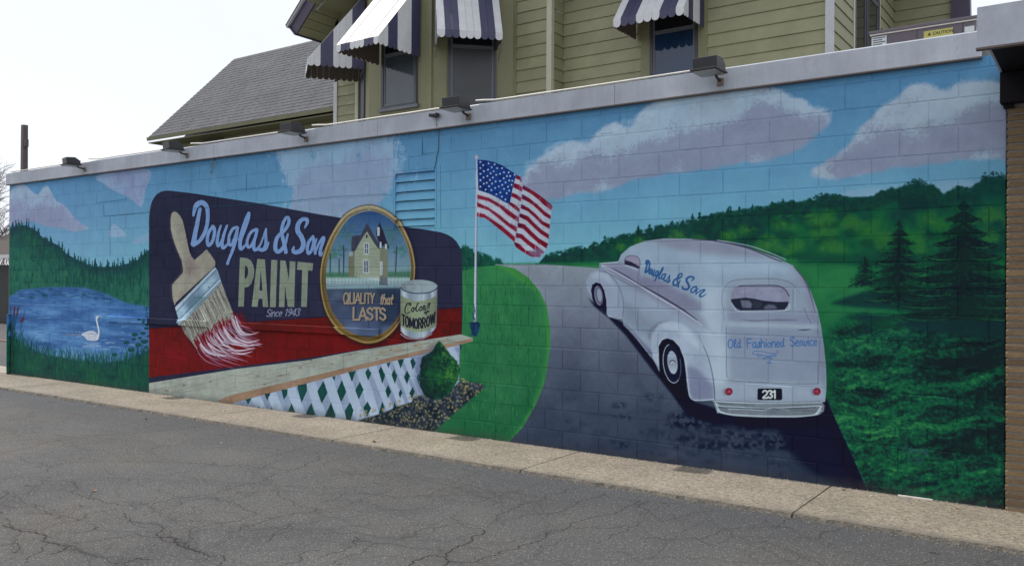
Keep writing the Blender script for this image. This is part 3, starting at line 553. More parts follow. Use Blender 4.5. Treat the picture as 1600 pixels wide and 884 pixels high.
    # flower bed
    bed = z2([(-60, 760), (0, 712), (60, 690), (160, 662), (250, 628), (330, 592), (440, 560), (455, 515), (560, 500), (700, 520), (780, 440), (830, 395), (900, 398), (980, 405), (1042, 432), (950, 510), (860, 590), (740, 690), (600, 815), (500, 840), (340, 830), (0, 790)])
    bm_ = p.full(bed, .5); p.put((0, p.W, 0, p.H, bm_), mix((30, 42, 54), (62, 72, 88), np.clip((N3 - .3) * 2, 0, 1)))
    for _ in range(820):
        x = R(556, 760); y = R(592, 675); xi = int(np.clip(p.fwd(np.array([[x, y]]))[0][0], 0, p.W - 1)); yi = int(np.clip(p.fwd(np.array([[x, y]]))[0][1], 0, p.H - 1))
        if bm_[yi, xi] < .5: continue
        r = R(1.0, 1.75); k = rng.random(); b = sm((x - 600) / 100) * .5 + .5
        p.fill(arc(x, y, r, r * 1.1, n=8), (122 + 50 * k * b, 116 + 42 * k * b, 90 + 18 * R(0, 1)), R(.55, .95), soft=.3)
    for x, y in [(566, 645), (585, 642), (610, 634), (624, 630), (642, 622), (566, 650), (724, 592), (727, 600), (728, 612), (650, 618), (664, 614), (600, 640), (574, 646)]:
        for _ in range(5): p.fill(arc(x + R(-3, 3), y + R(-5, 3), R(1, 2), R(1, 2.4), n=7), (158, 136, 96), .7)
    p.stroke([(725, 600), (725, 622)], .9, (20, 30, 40), .7)
    # bush
    bu = z2([(640, 85), (662, 68), (692, 98), (722, 132), (762, 182), (802, 232), (828, 290), (820, 350), (794, 412), (765, 470), (700, 520), (620, 540), (556, 512), (522, 460), (502, 400), (508, 300), (520, 200), (565, 170), (610, 140)])
    p.fill(bu + [-7, 2], (74, 84, 122), .55, soft=5, smooth=True); bum = p.full(bu, 1.2, True); bum = np.clip((bum - .5 + (N4 - .5) * .9) * 4 + .5, 0, 1)
    p.put((0, p.W, 0, p.H, bum), mix((14, 50, 52), (34, 92, 58), np.clip((N3 - .35) * 2.4 + (X - 690) / 60, 0, 1)))
    for _ in range(420):
        x = R(660, 718); y = R(536, 618); k = sm((x - 665) / 40) * sm((625 - y) / 40)
        p.put(p.poly(arc(x, y, R(1, 2.6), R(1.2, 3.2), n=7), .5), (44 + 34 * k, 104 + 30 * k, 54), R(.1, .6) * (.3 + .7 * k), clip=bum)
    # ---- paint brush
    z3 = zm(.27165, 260, 320); z2b = zm(.3846, 220, 280)
    p.fill(z2b([(135, 140), (150, 150), (190, 230), (215, 320), (250, 300), (320, 440), (400, 560), (440, 620), (250, 700), (200, 660), (150, 560), (125, 480), (120, 400), (165, 370)]) + [3, 4], (26, 22, 50), .55, soft=5, clip=sg)
    hand = z3([(44, 40), (62, 42), (82, 62), (98, 92), (112, 150), (124, 210), (136, 268), (150, 300), (166, 318), (236, 256), (262, 290), (286, 326), (284, 354), (60, 560), (52, 580), (40, 540), (36, 460), (98, 392), (102, 378), (92, 320), (66, 260), (44, 200), (30, 140), (28, 80), (34, 52)])
    p.fill(hand, lambda x, y, sl: np.array([150, 139, 130]) / 255. + ((N3[sl] - .5) * .1 + np.sin((x * .8 + y * .35) * 1.6 + N2[sl] * 12) * .015)[..., None])
    p.fill(z3([(30, 80), (34, 52), (44, 40), (58, 42), (44, 90), (60, 180), (98, 300), (112, 378), (98, 392), (92, 320), (66, 260), (44, 200), (30, 140)]), (184, 168, 152), .5, soft=2)
    p.fill(z3([(120, 300), (150, 300), (166, 318), (190, 360), (150, 392), (112, 400), (110, 330)]), (128, 112, 112), .6, soft=3); p.fill(z3([(36, 460), (98, 392), (110, 470), (60, 560), (42, 540)]), (176, 160, 148), .6, soft=3)
    ferr = z3([(284, 356), (300, 380), (322, 446), (86, 692), (68, 640), (54, 588)])
    p.fill(ferr, lambda x, y, sl: ramp([(0, (96, 124, 146)), (.35, (132, 156, 182)), (.6, (170, 192, 214)), (.8, (150, 172, 198)), (1, (120, 144, 168))])(np.clip((x - y + 222) / 60 + .3 + (N3[sl] - .5) * .5, 0, 1)))
    p.stroke(z3([(58, 598), (284, 366)]), 1.2, (206, 216, 230), smooth=False); p.stroke(z3([(64, 612), (290, 380)]), .8, (74, 90, 116), smooth=False); p.stroke(z3([(76, 676), (312, 434)]), 1.2, (206, 216, 230), smooth=False); p.stroke(z3([(72, 664), (308, 424)]), .8, (74, 90, 116), smooth=False); p.stroke(z3([(54, 586), (284, 354)]), 1, (70, 66, 80), smooth=False)
    p.fill(z3([(120, 570), (160, 520), (200, 520), (235, 540), (180, 580), (130, 610)]), (78, 110, 124), .6, soft=2); p.fill(z3([(200, 470), (270, 410), (290, 430), (230, 500)]), (186, 204, 222), .6, soft=3); p.fill(arc(327.5, 448.5, 1, 1, n=8), (50, 50, 60))
    br = z3([(322, 446), (344, 510), (372, 580), (400, 650), (420, 700), (380, 690), (340, 700), (300, 740), (240, 790), (180, 830), (150, 790), (110, 740), (86, 692)])
    brm = p.full(br, .6); p.put((0, p.W, 0, p.H, brm), mix((118, 112, 108), (164, 158, 150), np.clip(np.sin((X * .9 + Y * .32) * 2.2 + N3 * 14) * .3 + N4, 0, 1)))
    for _ in range(300):
        t = rng.random(); a = z3([(88 + (322 - 88) * t, 692 - 246 * t)])[0]; L = R(14, 50); d = np.array([.36 + .0 * t, .93]) * L; s0 = R(0, 12)
        k = rng.random(); p.stroke([a + np.array([.36, .93]) * s0, a + d + [2, 0]], (.9, .5), (190, 184, 174) if k < .5 else (84, 78, 80), R(.25, .6), smooth=False, clip=brm)
    for _ in range(90):  # red paint between bristles, white flicks sweeping right
        t = rng.random(); a = z3([(170 + 240 * t, 800 - 150 * t)])[0] + [R(-6, 6), R(-12, 4)]
        L = R(16, 34); p.stroke([a, a + np.array([.45, .85]) * L * .5, a + np.array([1.0, 1.0]) * L * .75], (1.8, 2.6, .7), (122, 8, 34), R(.6, .95))
    for _ in range(62):
        t = rng.random(); a = z3([(178 + 238 * t, 815 - 150 * t)])[0] + [R(-6, 8), R(-14, 6)]; L = R(18, 40) * (1 - .2 * t)
        p.stroke([a, a + np.array([.42, .8]) * L * .4, a + np.array([.8, .98]) * L * .7, a + np.array([1.35, .95]) * L], (.8, 2.0, 1.8, .5), (190, 172, 190) if rng.random() < .7 else (150, 120, 142), R(.5, .9))
    for a in [[(400, 640), (430, 720), (480, 745), (538, 730)], [(385, 655), (425, 735), (470, 752)], [(400, 760), (470, 790), (540, 775)], [(380, 800), (470, 808), (555, 800)], [(360, 830), (430, 838), (515, 822)], [(380, 850), (440, 856), (500, 842)], [(200, 800), (250, 850), (320, 866), (352, 864)], [(240, 790), (290, 830), (340, 850)], [(330, 700), (370, 770), (420, 790), (470, 800)], [(290, 735), (330, 800), (390, 830)]]: p.stroke(z3(a), (1.4, 3.2, 2.4, .6), (204, 188, 206), .92)
    for _ in range(30): x = R(240, 300); p.stroke([(x, R(540, 560)), (x + R(10, 50), R(556, 566))], .7, (150, 40, 60), .25)
    # ---- lettering on the sign
    zs = zm(.15, 290, 300)
    script(p, lambda P: zs(P) + [1.6, 1.4], .15, (24, 24, 48), .55, clip=sg); script(p, zs, .178, (118, 148, 196))
    zp = zm(.1357, 360, 390); lc = tint((128, 134, 120), .04)
    def letter(outer, holes=()):
        m = p.full(zp(outer))
        for h in holes: m = np.clip(m - p.full(zp(h)), 0, 1)
        p.put((0, p.W, 0, p.H, m), lc)
    letter([(118, 90), (200, 98), (245, 125), (272, 180), (284, 240), (278, 310), (250, 390), (215, 428), (172, 436), (163, 655), (98, 655)], [[(178, 182), (198, 192), (212, 225), (214, 265), (205, 305), (190, 328), (172, 334)]])
    letter([(318, 106), (406, 112), (443, 660), (384, 658), (376, 566), (334, 564), (322, 658), (254, 655)], [[(358, 235), (378, 470), (343, 470)]])
    letter([(478, 117), (550, 120), (531, 661), (464, 661)]); letter([(584, 122), (644, 128), (684, 350), (692, 132), (758, 138), (743, 660), (668, 656), (640, 420), (630, 661), (567, 659)])
    letter([(782, 138), (962, 156), (952, 244), (904, 240), (888, 658), (822, 656), (836, 234), (774, 230)])
    write(p, 'Since 1943', zp([(418, 770), (806, 760), (816, 676), (428, 688)]), 1.15, (150, 150, 178), .95, slant=.16)
    # ---- oval emblem with the house
    oc, orx, ory = (577, 430), 72.5, 109
    ro = zm(.26016, 500, 315)
    ell = lambda k, dx=0, dy=0: spline(ro(np.array([(290, 20), (170, 62), (90, 160), (30, 290), (3, 420), (12, 570), (55, 700), (140, 795), (250, 848), (330, 850), (400, 820), (470, 750), (530, 640), (566, 510), (578, 400), (560, 280), (520, 180), (470, 105), (390, 45)])) * 1.0, True, 6)
    E0 = ell(1); cen = E0.mean(0); EI = (E0 - cen) * [.885, .905] + cen + [.8, -1]
    p.fill(E0 + [2, 4], (22, 18, 42), .6, soft=4)
    p.fill(E0, lambda x, y, sl: ramp([(-1, (158, 146, 126)), (-.4, (140, 120, 78)), (.1, (98, 84, 54)), (.5, (118, 96, 54)), (1, (132, 106, 56))])(np.clip((y - cen[1]) / 109 + (N3[sl] - .5) * .2, -1, 1)))
    p.stroke(np.vstack([(E0 - cen) * .975 + cen] * 1), 1.2, (196, 176, 120), .6); p.stroke((E0 - cen) * .935 + cen, 2.0, (84, 66, 48), .6); p.stroke(np.vstack([E0, E0[:1]]), 1.1, (60, 42, 40), .8)
    em = p.full(EI); p.fill(EI, lambda x, y, sl: ramp([(325, (44, 78, 128)), (370, (78, 112, 150)), (410, (110, 138, 158)), (432, (118, 148, 150)), (445, (70, 86, 104)), (470, (62, 72, 98)), (540, (84, 100, 134))])(y + (N3[sl] - .5) * 14))
    for x, y, r in [(535, 375, 17), (528, 392, 12), (546, 362, 14), (520, 398, 8), (620, 375, 18), (612, 362, 14), (628, 392, 12), (604, 385, 8), (556, 380, 9)]:
        for _ in range(34): a = R(0, 6.28); q = r * math.sqrt(rng.random()); p.put(p.poly(arc(x + q * math.cos(a), y + q * math.sin(a), R(1.5, 4), R(1.2, 3), n=7), .6), (54 + R(-8, 34), 108 + R(-14, 26), 100 + R(-10, 16)), R(.15, .45), clip=em)
    for a, b in [((517, 432), (517, 396)), ((538, 432), (538, 384)), ((619, 430), (621, 385)), ((531, 430), (531, 404))]: p.stroke([a, b], 1.8, (50, 62, 78), .9, smooth=False)
    p.fill([(505, 426), (648, 424), (650, 440), (505, 440)], (62, 108, 84), .8, soft=1, clip=em)
    p.fill(ro([(555, 330), (580, 320), (600, 355), (640, 350), (640, 420), (520, 420)]) * 0 + [0, 0], (0, 0, 0), 0)
    wallc = tint((146, 149, 134), .05)
    p.fill(ro([(212, 300), (285, 175), (365, 285), (370, 480), (212, 450)]), wallc); p.fill(ro([(365, 270), (412, 290), (414, 495), (366, 480)]), (118, 120, 104)); p.fill(ro([(175, 330), (212, 300), (212, 450), (175, 450)]), (112, 112, 92))
    p.fill(ro([(192, 300), (195, 210), (250, 200), (287, 128), (322, 190), (362, 262), (360, 290), (330, 250), (286, 178), (245, 240), (212, 300)]), (66, 66, 84)); p.fill(ro([(340, 190), (362, 122), (385, 180), (420, 280), (380, 265), (360, 262)]), (48, 48, 68))
    for q in range(8): y = 290 + q * 20; p.stroke(ro([(214, y), (364, y + 4)]), .5, (110, 112, 92), .6, smooth=False)
    for x, y, w, h in [(283, 282, 32, 72), (281, 390, 36, 80), (372, 400, 16, 80), (368, 260, 10, 36), (355, 180, 14, 50), (400, 270, 12, 30)]:
        p.fill(ro([(x - w / 2, y - h / 2), (x + w / 2, y - h / 2), (x + w / 2, y + h / 2), (x - w / 2, y + h / 2)]), (184, 184, 190)); p.fill(ro([(x - w / 2 + 5, y - h / 2 + 5), (x + w / 2 - 5, y - h / 2 + 5), (x + w / 2 - 5, y + h / 2 - 6), (x - w / 2 + 5, y + h / 2 - 6)]), (96, 104, 120)); p.stroke(ro([(x, y - h / 2), (x, y + h / 2)]), .8, (190, 190, 196)); p.stroke(ro([(x - w / 2, y), (x + w / 2, y)]), .8, (190, 190, 196))
    p.fill(ro([(280, 200), (290, 200), (288, 220), (280, 218)]), (40, 40, 56)); p.fill(ro([(176, 305), (200, 298), (204, 325), (180, 330)]), (160, 160, 160), .8); p.fill(ro([(362, 455), (412, 455), (414, 500), (362, 500)]), (98, 110, 120), .8)
    p.fill(ro([(36, 505), (570, 500), (570, 518), (38, 524)]), (128, 152, 162), .9, clip=em)
    for q in range(64):
        x = 36 + q * 8.4
        if 360 < x < 412: continue
        p.stroke(ro([(x, 456), (x, 500)]), 1.35, (176, 188, 200), .95, smooth=False, clip=em)
    p.stroke(ro([(36, 470), (362, 470)]), .9, (186, 196, 206), clip=em); p.stroke(ro([(414, 470), (560, 468)]), .9, (186, 196, 206), clip=em); p.stroke(ro([(36, 500), (362, 500)]), .8, (120, 140, 150), clip=em)
    p.fill(ro([(340, 525), (560, 520), (540, 620), (470, 720), (350, 780), (360, 700), (370, 600)]), (34, 48, 72), .6, soft=3, clip=em)
    for x, y, r in [(110, 560, 16), (70, 600, 14), (200, 760, 22), (390, 760, 14), (150, 640, 10)]: p.fill(ro(arc(x, y, r * 2.5, r * 1.4, n=10)), (108, 124, 156), .4, soft=4, clip=em)
    for o_, c_ in (((1.2, 1), (36, 40, 60)), ((0, 0), (154, 134, 116))):
        sh = lambda q: ro(q) + list(o_)
        write(p, 'QUALITY', sh([(146, 613), (332, 608), (334, 552), (148, 548)]), 2.5, c_); write(p, 'that', sh([(362, 616), (440, 616), (446, 560), (368, 556)]), 2.3, c_, slant=.12); write(p, 'LASTS', sh([(205, 708), (405, 710), (402, 640), (207, 636)]), 3.2, c_)
    # ---- paint can
    zc = zm(.1584, 600, 420)
    p.fill(zc([(165, 200), (170, 640), (230, 700), (360, 690), (300, 720), (180, 700), (140, 600)]), (30, 20, 50), .6, soft=2)
    can = zc([(170, 175), (172, 610), (215, 655), (270, 680), (330, 688), (400, 676), (470, 635), (512, 590), (524, 560), (533, 185), (490, 140), (430, 116), (370, 108), (290, 115), (225, 140)])
    p.fill(can, lambda x, y, sl: ramp([(626, (132, 140, 156)), (632, (182, 186, 200)), (641, (128, 136, 156)), (652, (152, 158, 176)), (663, (176, 180, 196)), (672, (120, 128, 150)), (677, (176, 180, 196)), (685, (110, 118, 140))])(x + (N3[sl] - .5) * 4))
    lab = zc([(172, 255), (200, 275), (260, 305), (330, 318), (400, 312), (460, 295), (532, 260), (526, 545), (500, 575), (440, 605), (380, 622), (300, 622), (230, 600), (172, 560)])
    p.fill(lab, lambda x, y, sl: ramp([(626, (112, 118, 92)), (640, (136, 142, 112)), (660, (142, 148, 120)), (685, (110, 116, 96))])(x + (N3[sl] - .5) * 6), .92, soft=.5)
    p.fill(zc(arc(352, 176, 178, 64, n=28)), lambda x, y, sl: ramp([(0, (96, 106, 118)), (1, (150, 156, 166))])(np.clip((x + y * .6 - 900) / 50 + N3[sl] - .5 + .5, 0, 1))); p.stroke(zc(arc(352, 178, 178, 64, 0, 180, 20)), 1.3, (40, 44, 62)); p.stroke(zc(arc(352, 176, 179, 66, 180, 360, 20)), 1.2, (140, 146, 156)); p.stroke(zc([(172, 640), (230, 680), (300, 692), (380, 690), (480, 640)]), 1.2, (196, 200, 214), .8)
    f = homog([(0, 0), (1, 0), (1, 1), (0, 1)], zc([(215, 440), (470, 385), (455, 335), (215, 350)]))
    for P in [[(240 - 0, 345), (265, 335), (270, 360), (240, 340), (218, 380), (215, 425), (235, 440), (265, 420)], [(292, 380), (278, 400), (288, 422), (304, 400), (292, 382), (315, 385)], [(315, 400), (342, 340), (335, 350), (322, 400), (335, 418), (350, 400)], [(372, 370), (358, 392), (368, 412), (384, 392), (374, 372), (392, 378)], [(396, 410), (400, 360), (412, 375), (410, 405), (425, 395)], [(430, 380), (448, 338), (452, 375), (438, 392)], [(458, 335), (462, 350)]]: p.stroke(zc(P), (1.2, 1.9, 1.3), (40, 40, 56), .95)
    for P in [[(412, 422), (405, 436), (416, 438), (420, 424), (412, 420)], [(432, 410), (428, 440), (424, 452)], [(426, 424), (452, 412)], [(440, 424), (452, 420)]]: p.stroke(zc(P), 1.3, (40, 40, 56), .95)
    tm = 'TOMORROW'; arcx = lambda t: (188 + 330 * t, 0)
    wd = sum(CAPS[c][0] + .06 for c in tm); x = 0
    for c in tm:
        for pl in CAPS[c][1]:
            P = []
            for a, b in pl:
                t = (x + a) / wd; bot = np.interp(t, [0, .2, .45, .7, 1], [548, 576, 588, 574, 520]); top = np.interp(t, [0, .2, .45, .7, 1], [448, 478, 496, 484, 420])
                P.append((186 + 334 * t, bot + (top - bot) * b))
            p.stroke(zc(P), 2.3, (34, 36, 52), .95, smooth=c in 'OR')
        x += CAPS[c][0] + .06
    # ---- flag pole and flag
    pc = lambda x, y, sl: ramp([(-2, (180, 176, 196)), (0, (190, 186, 204)), (2.2, (92, 96, 128))])(x - (746.5 - (y - 245) * .012))
    p.stroke([(746.4, 250), (744.8, 380), (743.6, 520)], (2.2, 3.6, 5.2), (96, 100, 132)); p.stroke([(746, 250), (744.3, 380), (742.8, 518)], (1.6, 2.6, 3.6), (184, 180, 198)); p.fill(arc(745.6, 246, 2.6, 3.4, n=12), (186, 160, 178))
    p.fill(zm(.1584, 600, 420)([(848, 540), (870, 525), (940, 522), (954, 548), (940, 600), (925, 655), (900, 668), (880, 650), (865, 600)]), (22, 52, 84), 1, soft=.6)
    for _ in range(26): p.fill(arc(R(736, 750), R(504, 524), R(1, 2.5), R(1, 3), n=7), (40, 74, 110), .5, soft=.5)
    for a in [[(890, 350), (905, 420), (885, 470), (912, 530)], [(905, 400), (885, 440), (905, 500)]]: p.stroke(zc(a), 1.2, (36, 66, 100), .9)
    zf = zm(.1923, 730, 240)
    flag = zf([(88, 52), (150, 54), (210, 66), (280, 92), (340, 130), (400, 172), (440, 190), (455, 255), (520, 290), (590, 335), (650, 380), (702, 430), (690, 470), (680, 560), (672, 650), (660, 740), (640, 800), (600, 840), (560, 848), (510, 832), (460, 800), (400, 765), (385, 720), (330, 670), (270, 620), (200, 560), (150, 525), (84, 512)])
    fg = p.full(flag); p.put((0, p.W, 0, p.H, fg), tint((176, 176, 194), .05))
    rd_ = (124, 18, 44); rb = (86, 28, 70)
    def band(top, bot, col, al=.95): p.fill(zf(list(top) + list(bot)[::-1]), tint(col, .08), al, clip=fg, soft=.3)
    L = [([(88, 335), (180, 360), (270, 410), (340, 460), (425, 520)], [(88, 366), (180, 388), (270, 440), (335, 500), (425, 560)]),
         ([(84, 396), (180, 440), (270, 500), (340, 560), (410, 600)], [(84, 430), (180, 462), (270, 535), (335, 590), (408, 640)]),
         ([(84, 480), (140, 490), (200, 530), (290, 590), (395, 680)], [(84, 512), (150, 528), (220, 580), (310, 650), (390, 720)]),
         ([(400, 172), (440, 185), (452, 215)], [(400, 205), (430, 215), (452, 240)]), ([(385, 240), (420, 252), (455, 275)], [(380, 275), (420, 295), (450, 312)]),
         ([(370, 318), (410, 335), (445, 362)], [(362, 350), (400, 365), (440, 392)]), ([(352, 392), (400, 420), (432, 450)], [(345, 415), (390, 448), (430, 480)])]
    for t, b in L: band(t, b, rd_)
    Rr = [([(458, 256), (520, 290), (590, 335), (650, 380), (702, 425)], [(456, 290), (520, 325), (580, 370), (630, 420), (690, 460)]),
          ([(452, 330), (520, 370), (580, 420), (640, 475), (686, 505)], [(448, 366), (520, 405), (575, 450), (630, 505), (684, 535)]),
          ([(444, 412), (500, 440), (560, 490), (620, 550), (680, 580)], [(440, 445), (500, 470), (555, 520), (615, 580), (674, 612)]),
          ([(432, 485), (500, 510), (550, 565), (610, 620), (672, 660)], [(430, 515), (490, 545), (545, 600), (600, 650), (668, 695)]),
          ([(418, 562), (470, 575), (530, 635), (590, 690), (662, 732)], [(416, 600), (460, 610), (520, 670), (580, 725), (655, 775)]),
          ([(402, 645), (450, 655), (510, 710), (570, 750), (630, 800)], [(400, 682), (440, 690), (490, 735), (550, 780), (620, 815)]),
          ([(388, 718), (430, 735), (480, 785), (540, 800), (600, 780)], [(386, 745), (420, 775), (470, 810), (530, 840), (600, 840)])]
    for t, b in Rr: band(t, b, rd_); band([t[0], ((t[0][0] * .4 + t[1][0] * .6), (t[0][1] * .4 + t[1][1] * .6))], [b[0], ((b[0][0] * .4 + b[1][0] * .6), (b[0][1] * .4 + b[1][1] * .6))], rb, .7)
    for a in [((455, 200), (425, 470), (400, 700)), ((440, 200), (410, 480), (395, 620))]: p.stroke(zf(a), 1.1, (130, 126, 156), .55, clip=fg)
    for _ in range(70):
        x = R(100, 680); y = R(300, 830); p.stroke(zf([(x, y), (x + R(-12, 4), y + R(20, 60))]), R(.7, 1.6), (196, 186, 200) if rng.random() < .5 else (118, 84, 116), R(.2, .55), clip=fg)
    p.fill(zf([(640, 390), (702, 425), (690, 470), (660, 440)]), (150, 100, 130), .6, soft=1, clip=fg); p.fill(zf([(500, 800), (590, 760), (640, 800), (600, 845), (540, 840)]), (126, 112, 144), .7, soft=1.5, clip=fg)
    canton = zf([(88, 52), (150, 54), (210, 66), (280, 92), (340, 130), (406, 172), (385, 240), (368, 320), (350, 412), (300, 390), (245, 355), (180, 325), (96, 298), (92, 180)])
    p.fill(canton, lambda x, y, sl: ramp([(0, (20, 42, 98)), (.5, (26, 58, 128)), (1, (32, 70, 148))])(np.clip(N3[sl] * 1.2 + (N4[sl] - .5), 0, 1)))
    for x, y in [(112, 70), (136, 96), (180, 82), (228, 90), (205, 114), (248, 120), (288, 120), (112, 120), (140, 144), (174, 132), (220, 145), (196, 162), (241, 174), (272, 166), (304, 154), (342, 154), (113, 166), (138, 196), (169, 184), (214, 196), (190, 216), (236, 228), (302, 202), (328, 185), (354, 184), (391, 174), (113, 218), (140, 246), (164, 238), (208, 245), (183, 267), (232, 280), (262, 268), (272, 224), (290, 256), (317, 236), (346, 220), (371, 222), (113, 270), (155, 294), (202, 298), (242, 332), (275, 318), (305, 288), (336, 270), (347, 302), (288, 350), (326, 324), (316, 374), (366, 256)]:
        st = [(x + (11 if k % 2 == 0 else 4.6) * math.sin(k * math.pi / 5), y - (11 if k % 2 == 0 else 4.6) * math.cos(k * math.pi / 5)) for k in range(10)]
        p.fill(zf(st), (196, 200, 220))
    # ---- van
    zv = zm(.3959, 900, 350)
    # ground shadow under the van
    p.fill(zv([(50, 290), (75, 325), (130, 368), (200, 440), (300, 570), (380, 670), (430, 740), (500, 775), (700, 800), (960, 790), (1000, 700), (985, 690), (900, 755), (600, 740), (470, 700), (440, 650), (330, 560), (190, 390), (110, 340)]), (24, 28, 50), 1, soft=1.2)
    p.fill(zv([(430, 740), (560, 750), (900, 765), (1000, 740), (1010, 800), (820, 815), (560, 800)]), (22, 26, 48), .75, soft=4)
    body = zv([(95, 158), (165, 150), (172, 140), (180, 120), (215, 90), (270, 68), (350, 57), (450, 58), (560, 68), (680, 92), (800, 135), (860, 165), (900, 215), (930, 270), (955, 340), (968, 400), (980, 480), (988, 560), (990, 640), (985, 700), (560, 745), (540, 692), (470, 696), (450, 680), (440, 620), (330, 580), (322, 562), (300, 522), (240, 445), (190, 395), (185, 370), (130, 365), (110, 330), (75, 300), (48, 262), (42, 225), (58, 195), (92, 185)])
    vm = p.full(body)
    vb = ramp([(0, (116, 120, 146)), (.35, (138, 143, 166)), (.7, (160, 167, 187)), (1, (182, 192, 208))])
    tv = .42 + (N1 - .5) * .35 + (N3 - .5) * .14 + sm(1 - np.abs(X - 1108) / 34) * .34 * sm((Y - 420) / 40) + sm((1150 - X) / 160) * sm((430 - Y) / 40) * .15
    p.put((0, p.W, 0, p.H, vm), lambda x, y, sl: vb(np.clip(tv[sl], 0, 1)))
    C = dict(clip=vm)
    for pts, c_, al, so in [([(258, 240), (420, 330), (520, 400), (560, 470), (500, 460), (400, 380), (255, 290)], (168, 174, 194), .45, 4), ([(190, 300), (290, 380), (330, 390), (300, 440), (240, 420), (190, 370)], (120, 126, 150), .6, 5), ([(600, 430), (960, 440), (960, 470), (600, 462)], (118, 122, 148), .35, 4), ([(940, 400), (975, 420), (988, 560), (990, 680), (968, 640), (962, 500)], (118, 122, 148), .6, 3), ([(560, 470), (596, 480), (600, 640), (556, 640), (535, 560)], (188, 196, 212), .5, 5), ([(150, 165), (255, 230), (420, 325), (410, 345), (240, 262)], (104, 104, 132), .45, 3), ([(330, 75), (480, 68), (640, 92), (520, 100), (400, 90)], (126, 128, 152), .5, 4)]:
        p.fill(zv(pts), c_, al, soft=so, clip=vm)
    # roof tone, blue side panel
    p.fill(zv([(300, 62), (450, 60), (620, 82), (760, 125), (700, 130), (560, 120), (430, 105), (330, 80)]), (140, 136, 162), .75, soft=3, **C)
    p.fill(zv([(175, 150), (215, 95), (280, 75), (420, 110), (560, 128), (760, 140), (850, 170), (880, 215), (700, 205), (610, 225), (560, 240), (500, 300), (400, 230), (255, 170), (240, 130), (200, 125)]), (156, 172, 198), .5, soft=5, **C)
    p.fill(zv([(500, 130), (600, 140), (800, 150), (870, 190), (700, 185), (590, 200), (520, 180)]), (172, 190, 212), .5, soft=6, **C)
    p.stroke(zv([(460, 60), (560, 68), (680, 95), (790, 140), (820, 148)]), (.8, 2.2, 2.4, 2, .8), (84, 76, 108)); p.stroke(zv([(560, 64), (700, 90), (830, 140)]), 1.4, (172, 176, 198), .9)
    p.stroke(zv([(860, 168), (905, 222), (930, 290), (946, 350)]), (1, 3, 2.4, .8), (92, 84, 112), .9); p.fill(zv([(885, 215), (925, 235), (945, 330), (915, 260)]), (120, 112, 142), .5, soft=2, **C)
    # bonnet and running line
    p.fill(zv([(95, 158), (165, 150), (250, 190), (255, 245), (180, 215), (120, 172)]), (126, 122, 150), .7, soft=2, **C)
    p.fill(zv([(120, 168), (250, 240), (500, 365), (560, 440), (420, 370), (200, 240)]), (130, 126, 154), .6, soft=3, **C)
    p.fill(zv([(255, 205), (330, 220), (430, 275), (495, 310), (498, 345), (420, 330), (300, 260), (255, 240)]), (122, 118, 148), .75, soft=3, **C)
    p.fill(zv([(200, 240), (420, 350), (520, 420), (540, 480), (420, 430), (250, 330), (190, 300)]), (150, 152, 180), .6, soft=4, **C)
    p.stroke(zv([(150, 176), (200, 205), (252, 238), (330, 280), (420, 335), (480, 378)]), (.8, 2.0, 1.4, 2.6, 2.4, 1), (64, 60, 88), .95); p.stroke(zv([(97, 158), (160, 190), (225, 226), (320, 285), (430, 350), (500, 400)]), (.8, 1.4, 2.6, 2, 1.2), (188, 188, 206), .75)
    p.stroke(zv([(100, 158), (102, 176), (150, 205), (220, 244)]), 1, (96, 92, 120), .7); p.stroke(zv([(252, 160), (256, 235)]), .9, (104, 100, 130), .8); p.stroke(zv([(170, 150), (255, 168)]), .9, (110, 108, 136), .5); p.stroke(zv([(96, 156), (130, 153), (168, 150)]), 1.2, (188, 190, 208))
    p.stroke(zv([(240, 245), (236, 300), (238, 370), (250, 430)]), .9, (110, 108, 138), .6)
    # door window
    p.fill(zv([(194, 152), (198, 135), (215, 126), (240, 130), (253, 145), (252, 175), (225, 160)]), (150, 138, 166)); p.fill(zv([(196, 142), (222, 150), (252, 168), (250, 176), (222, 166), (194, 160)]), (44, 42, 66), .95); p.stroke(zv([(194, 152), (198, 134), (215, 125), (240, 128), (254, 144), (253, 178)]), 1, (82, 76, 104)); p.stroke(zv([(196, 162), (250, 182)]), 1, (190, 190, 208), .7)
    # front wing and wheel
    p.fill(zv([(48, 262), (42, 228), (56, 198), (90, 184), (130, 196), (165, 240), (185, 300), (188, 372), (130, 365), (118, 340), (110, 280), (90, 240), (70, 238), (60, 262)]), (150, 152, 178), .85, soft=1)
    p.fill(zv([(60, 200), (90, 186), (130, 200), (150, 240), (110, 215), (70, 215)]), (176, 178, 200), .6, soft=2); p.stroke(zv([(95, 185), (135, 198), (170, 245), (190, 310), (186, 368)]), 1.2, (96, 94, 124), .7); p.stroke(zv([(132, 362), (160, 372), (184, 370)]), 1.2, (186, 188, 206), .8)
    p.fill(zv([(62, 262), (66, 240), (82, 230), (100, 236), (114, 262), (122, 300), (124, 352), (104, 336), (80, 322), (68, 296)]), (34, 32, 56)); p.fill(zv(arc(93, 282, 16, 38, n=18, rot=-8)), (96, 94, 124)); p.fill(zv(arc(95, 280, 9.5, 26, n=16, rot=-8)), (140, 144, 166)); p.stroke(zv(arc(93, 282, 16, 38, 90, 270, 12, rot=-8)), .9, (150, 150, 176))
    # body side to the rear wing
    p.fill(zv([(195, 390), (300, 500), (325, 555), (322, 570), (250, 500), (185, 400)]), (92, 92, 124), .7, soft=2, **C); p.stroke(zv([(190, 396), (240, 448), (300, 525)]), 1.4, (178, 180, 200), .6)
    p.fill(zv([(285, 445), (298, 410), (330, 385), (380, 380), (300, 420), (296, 460)]), (108, 106, 136), .6, soft=1.5, **C)
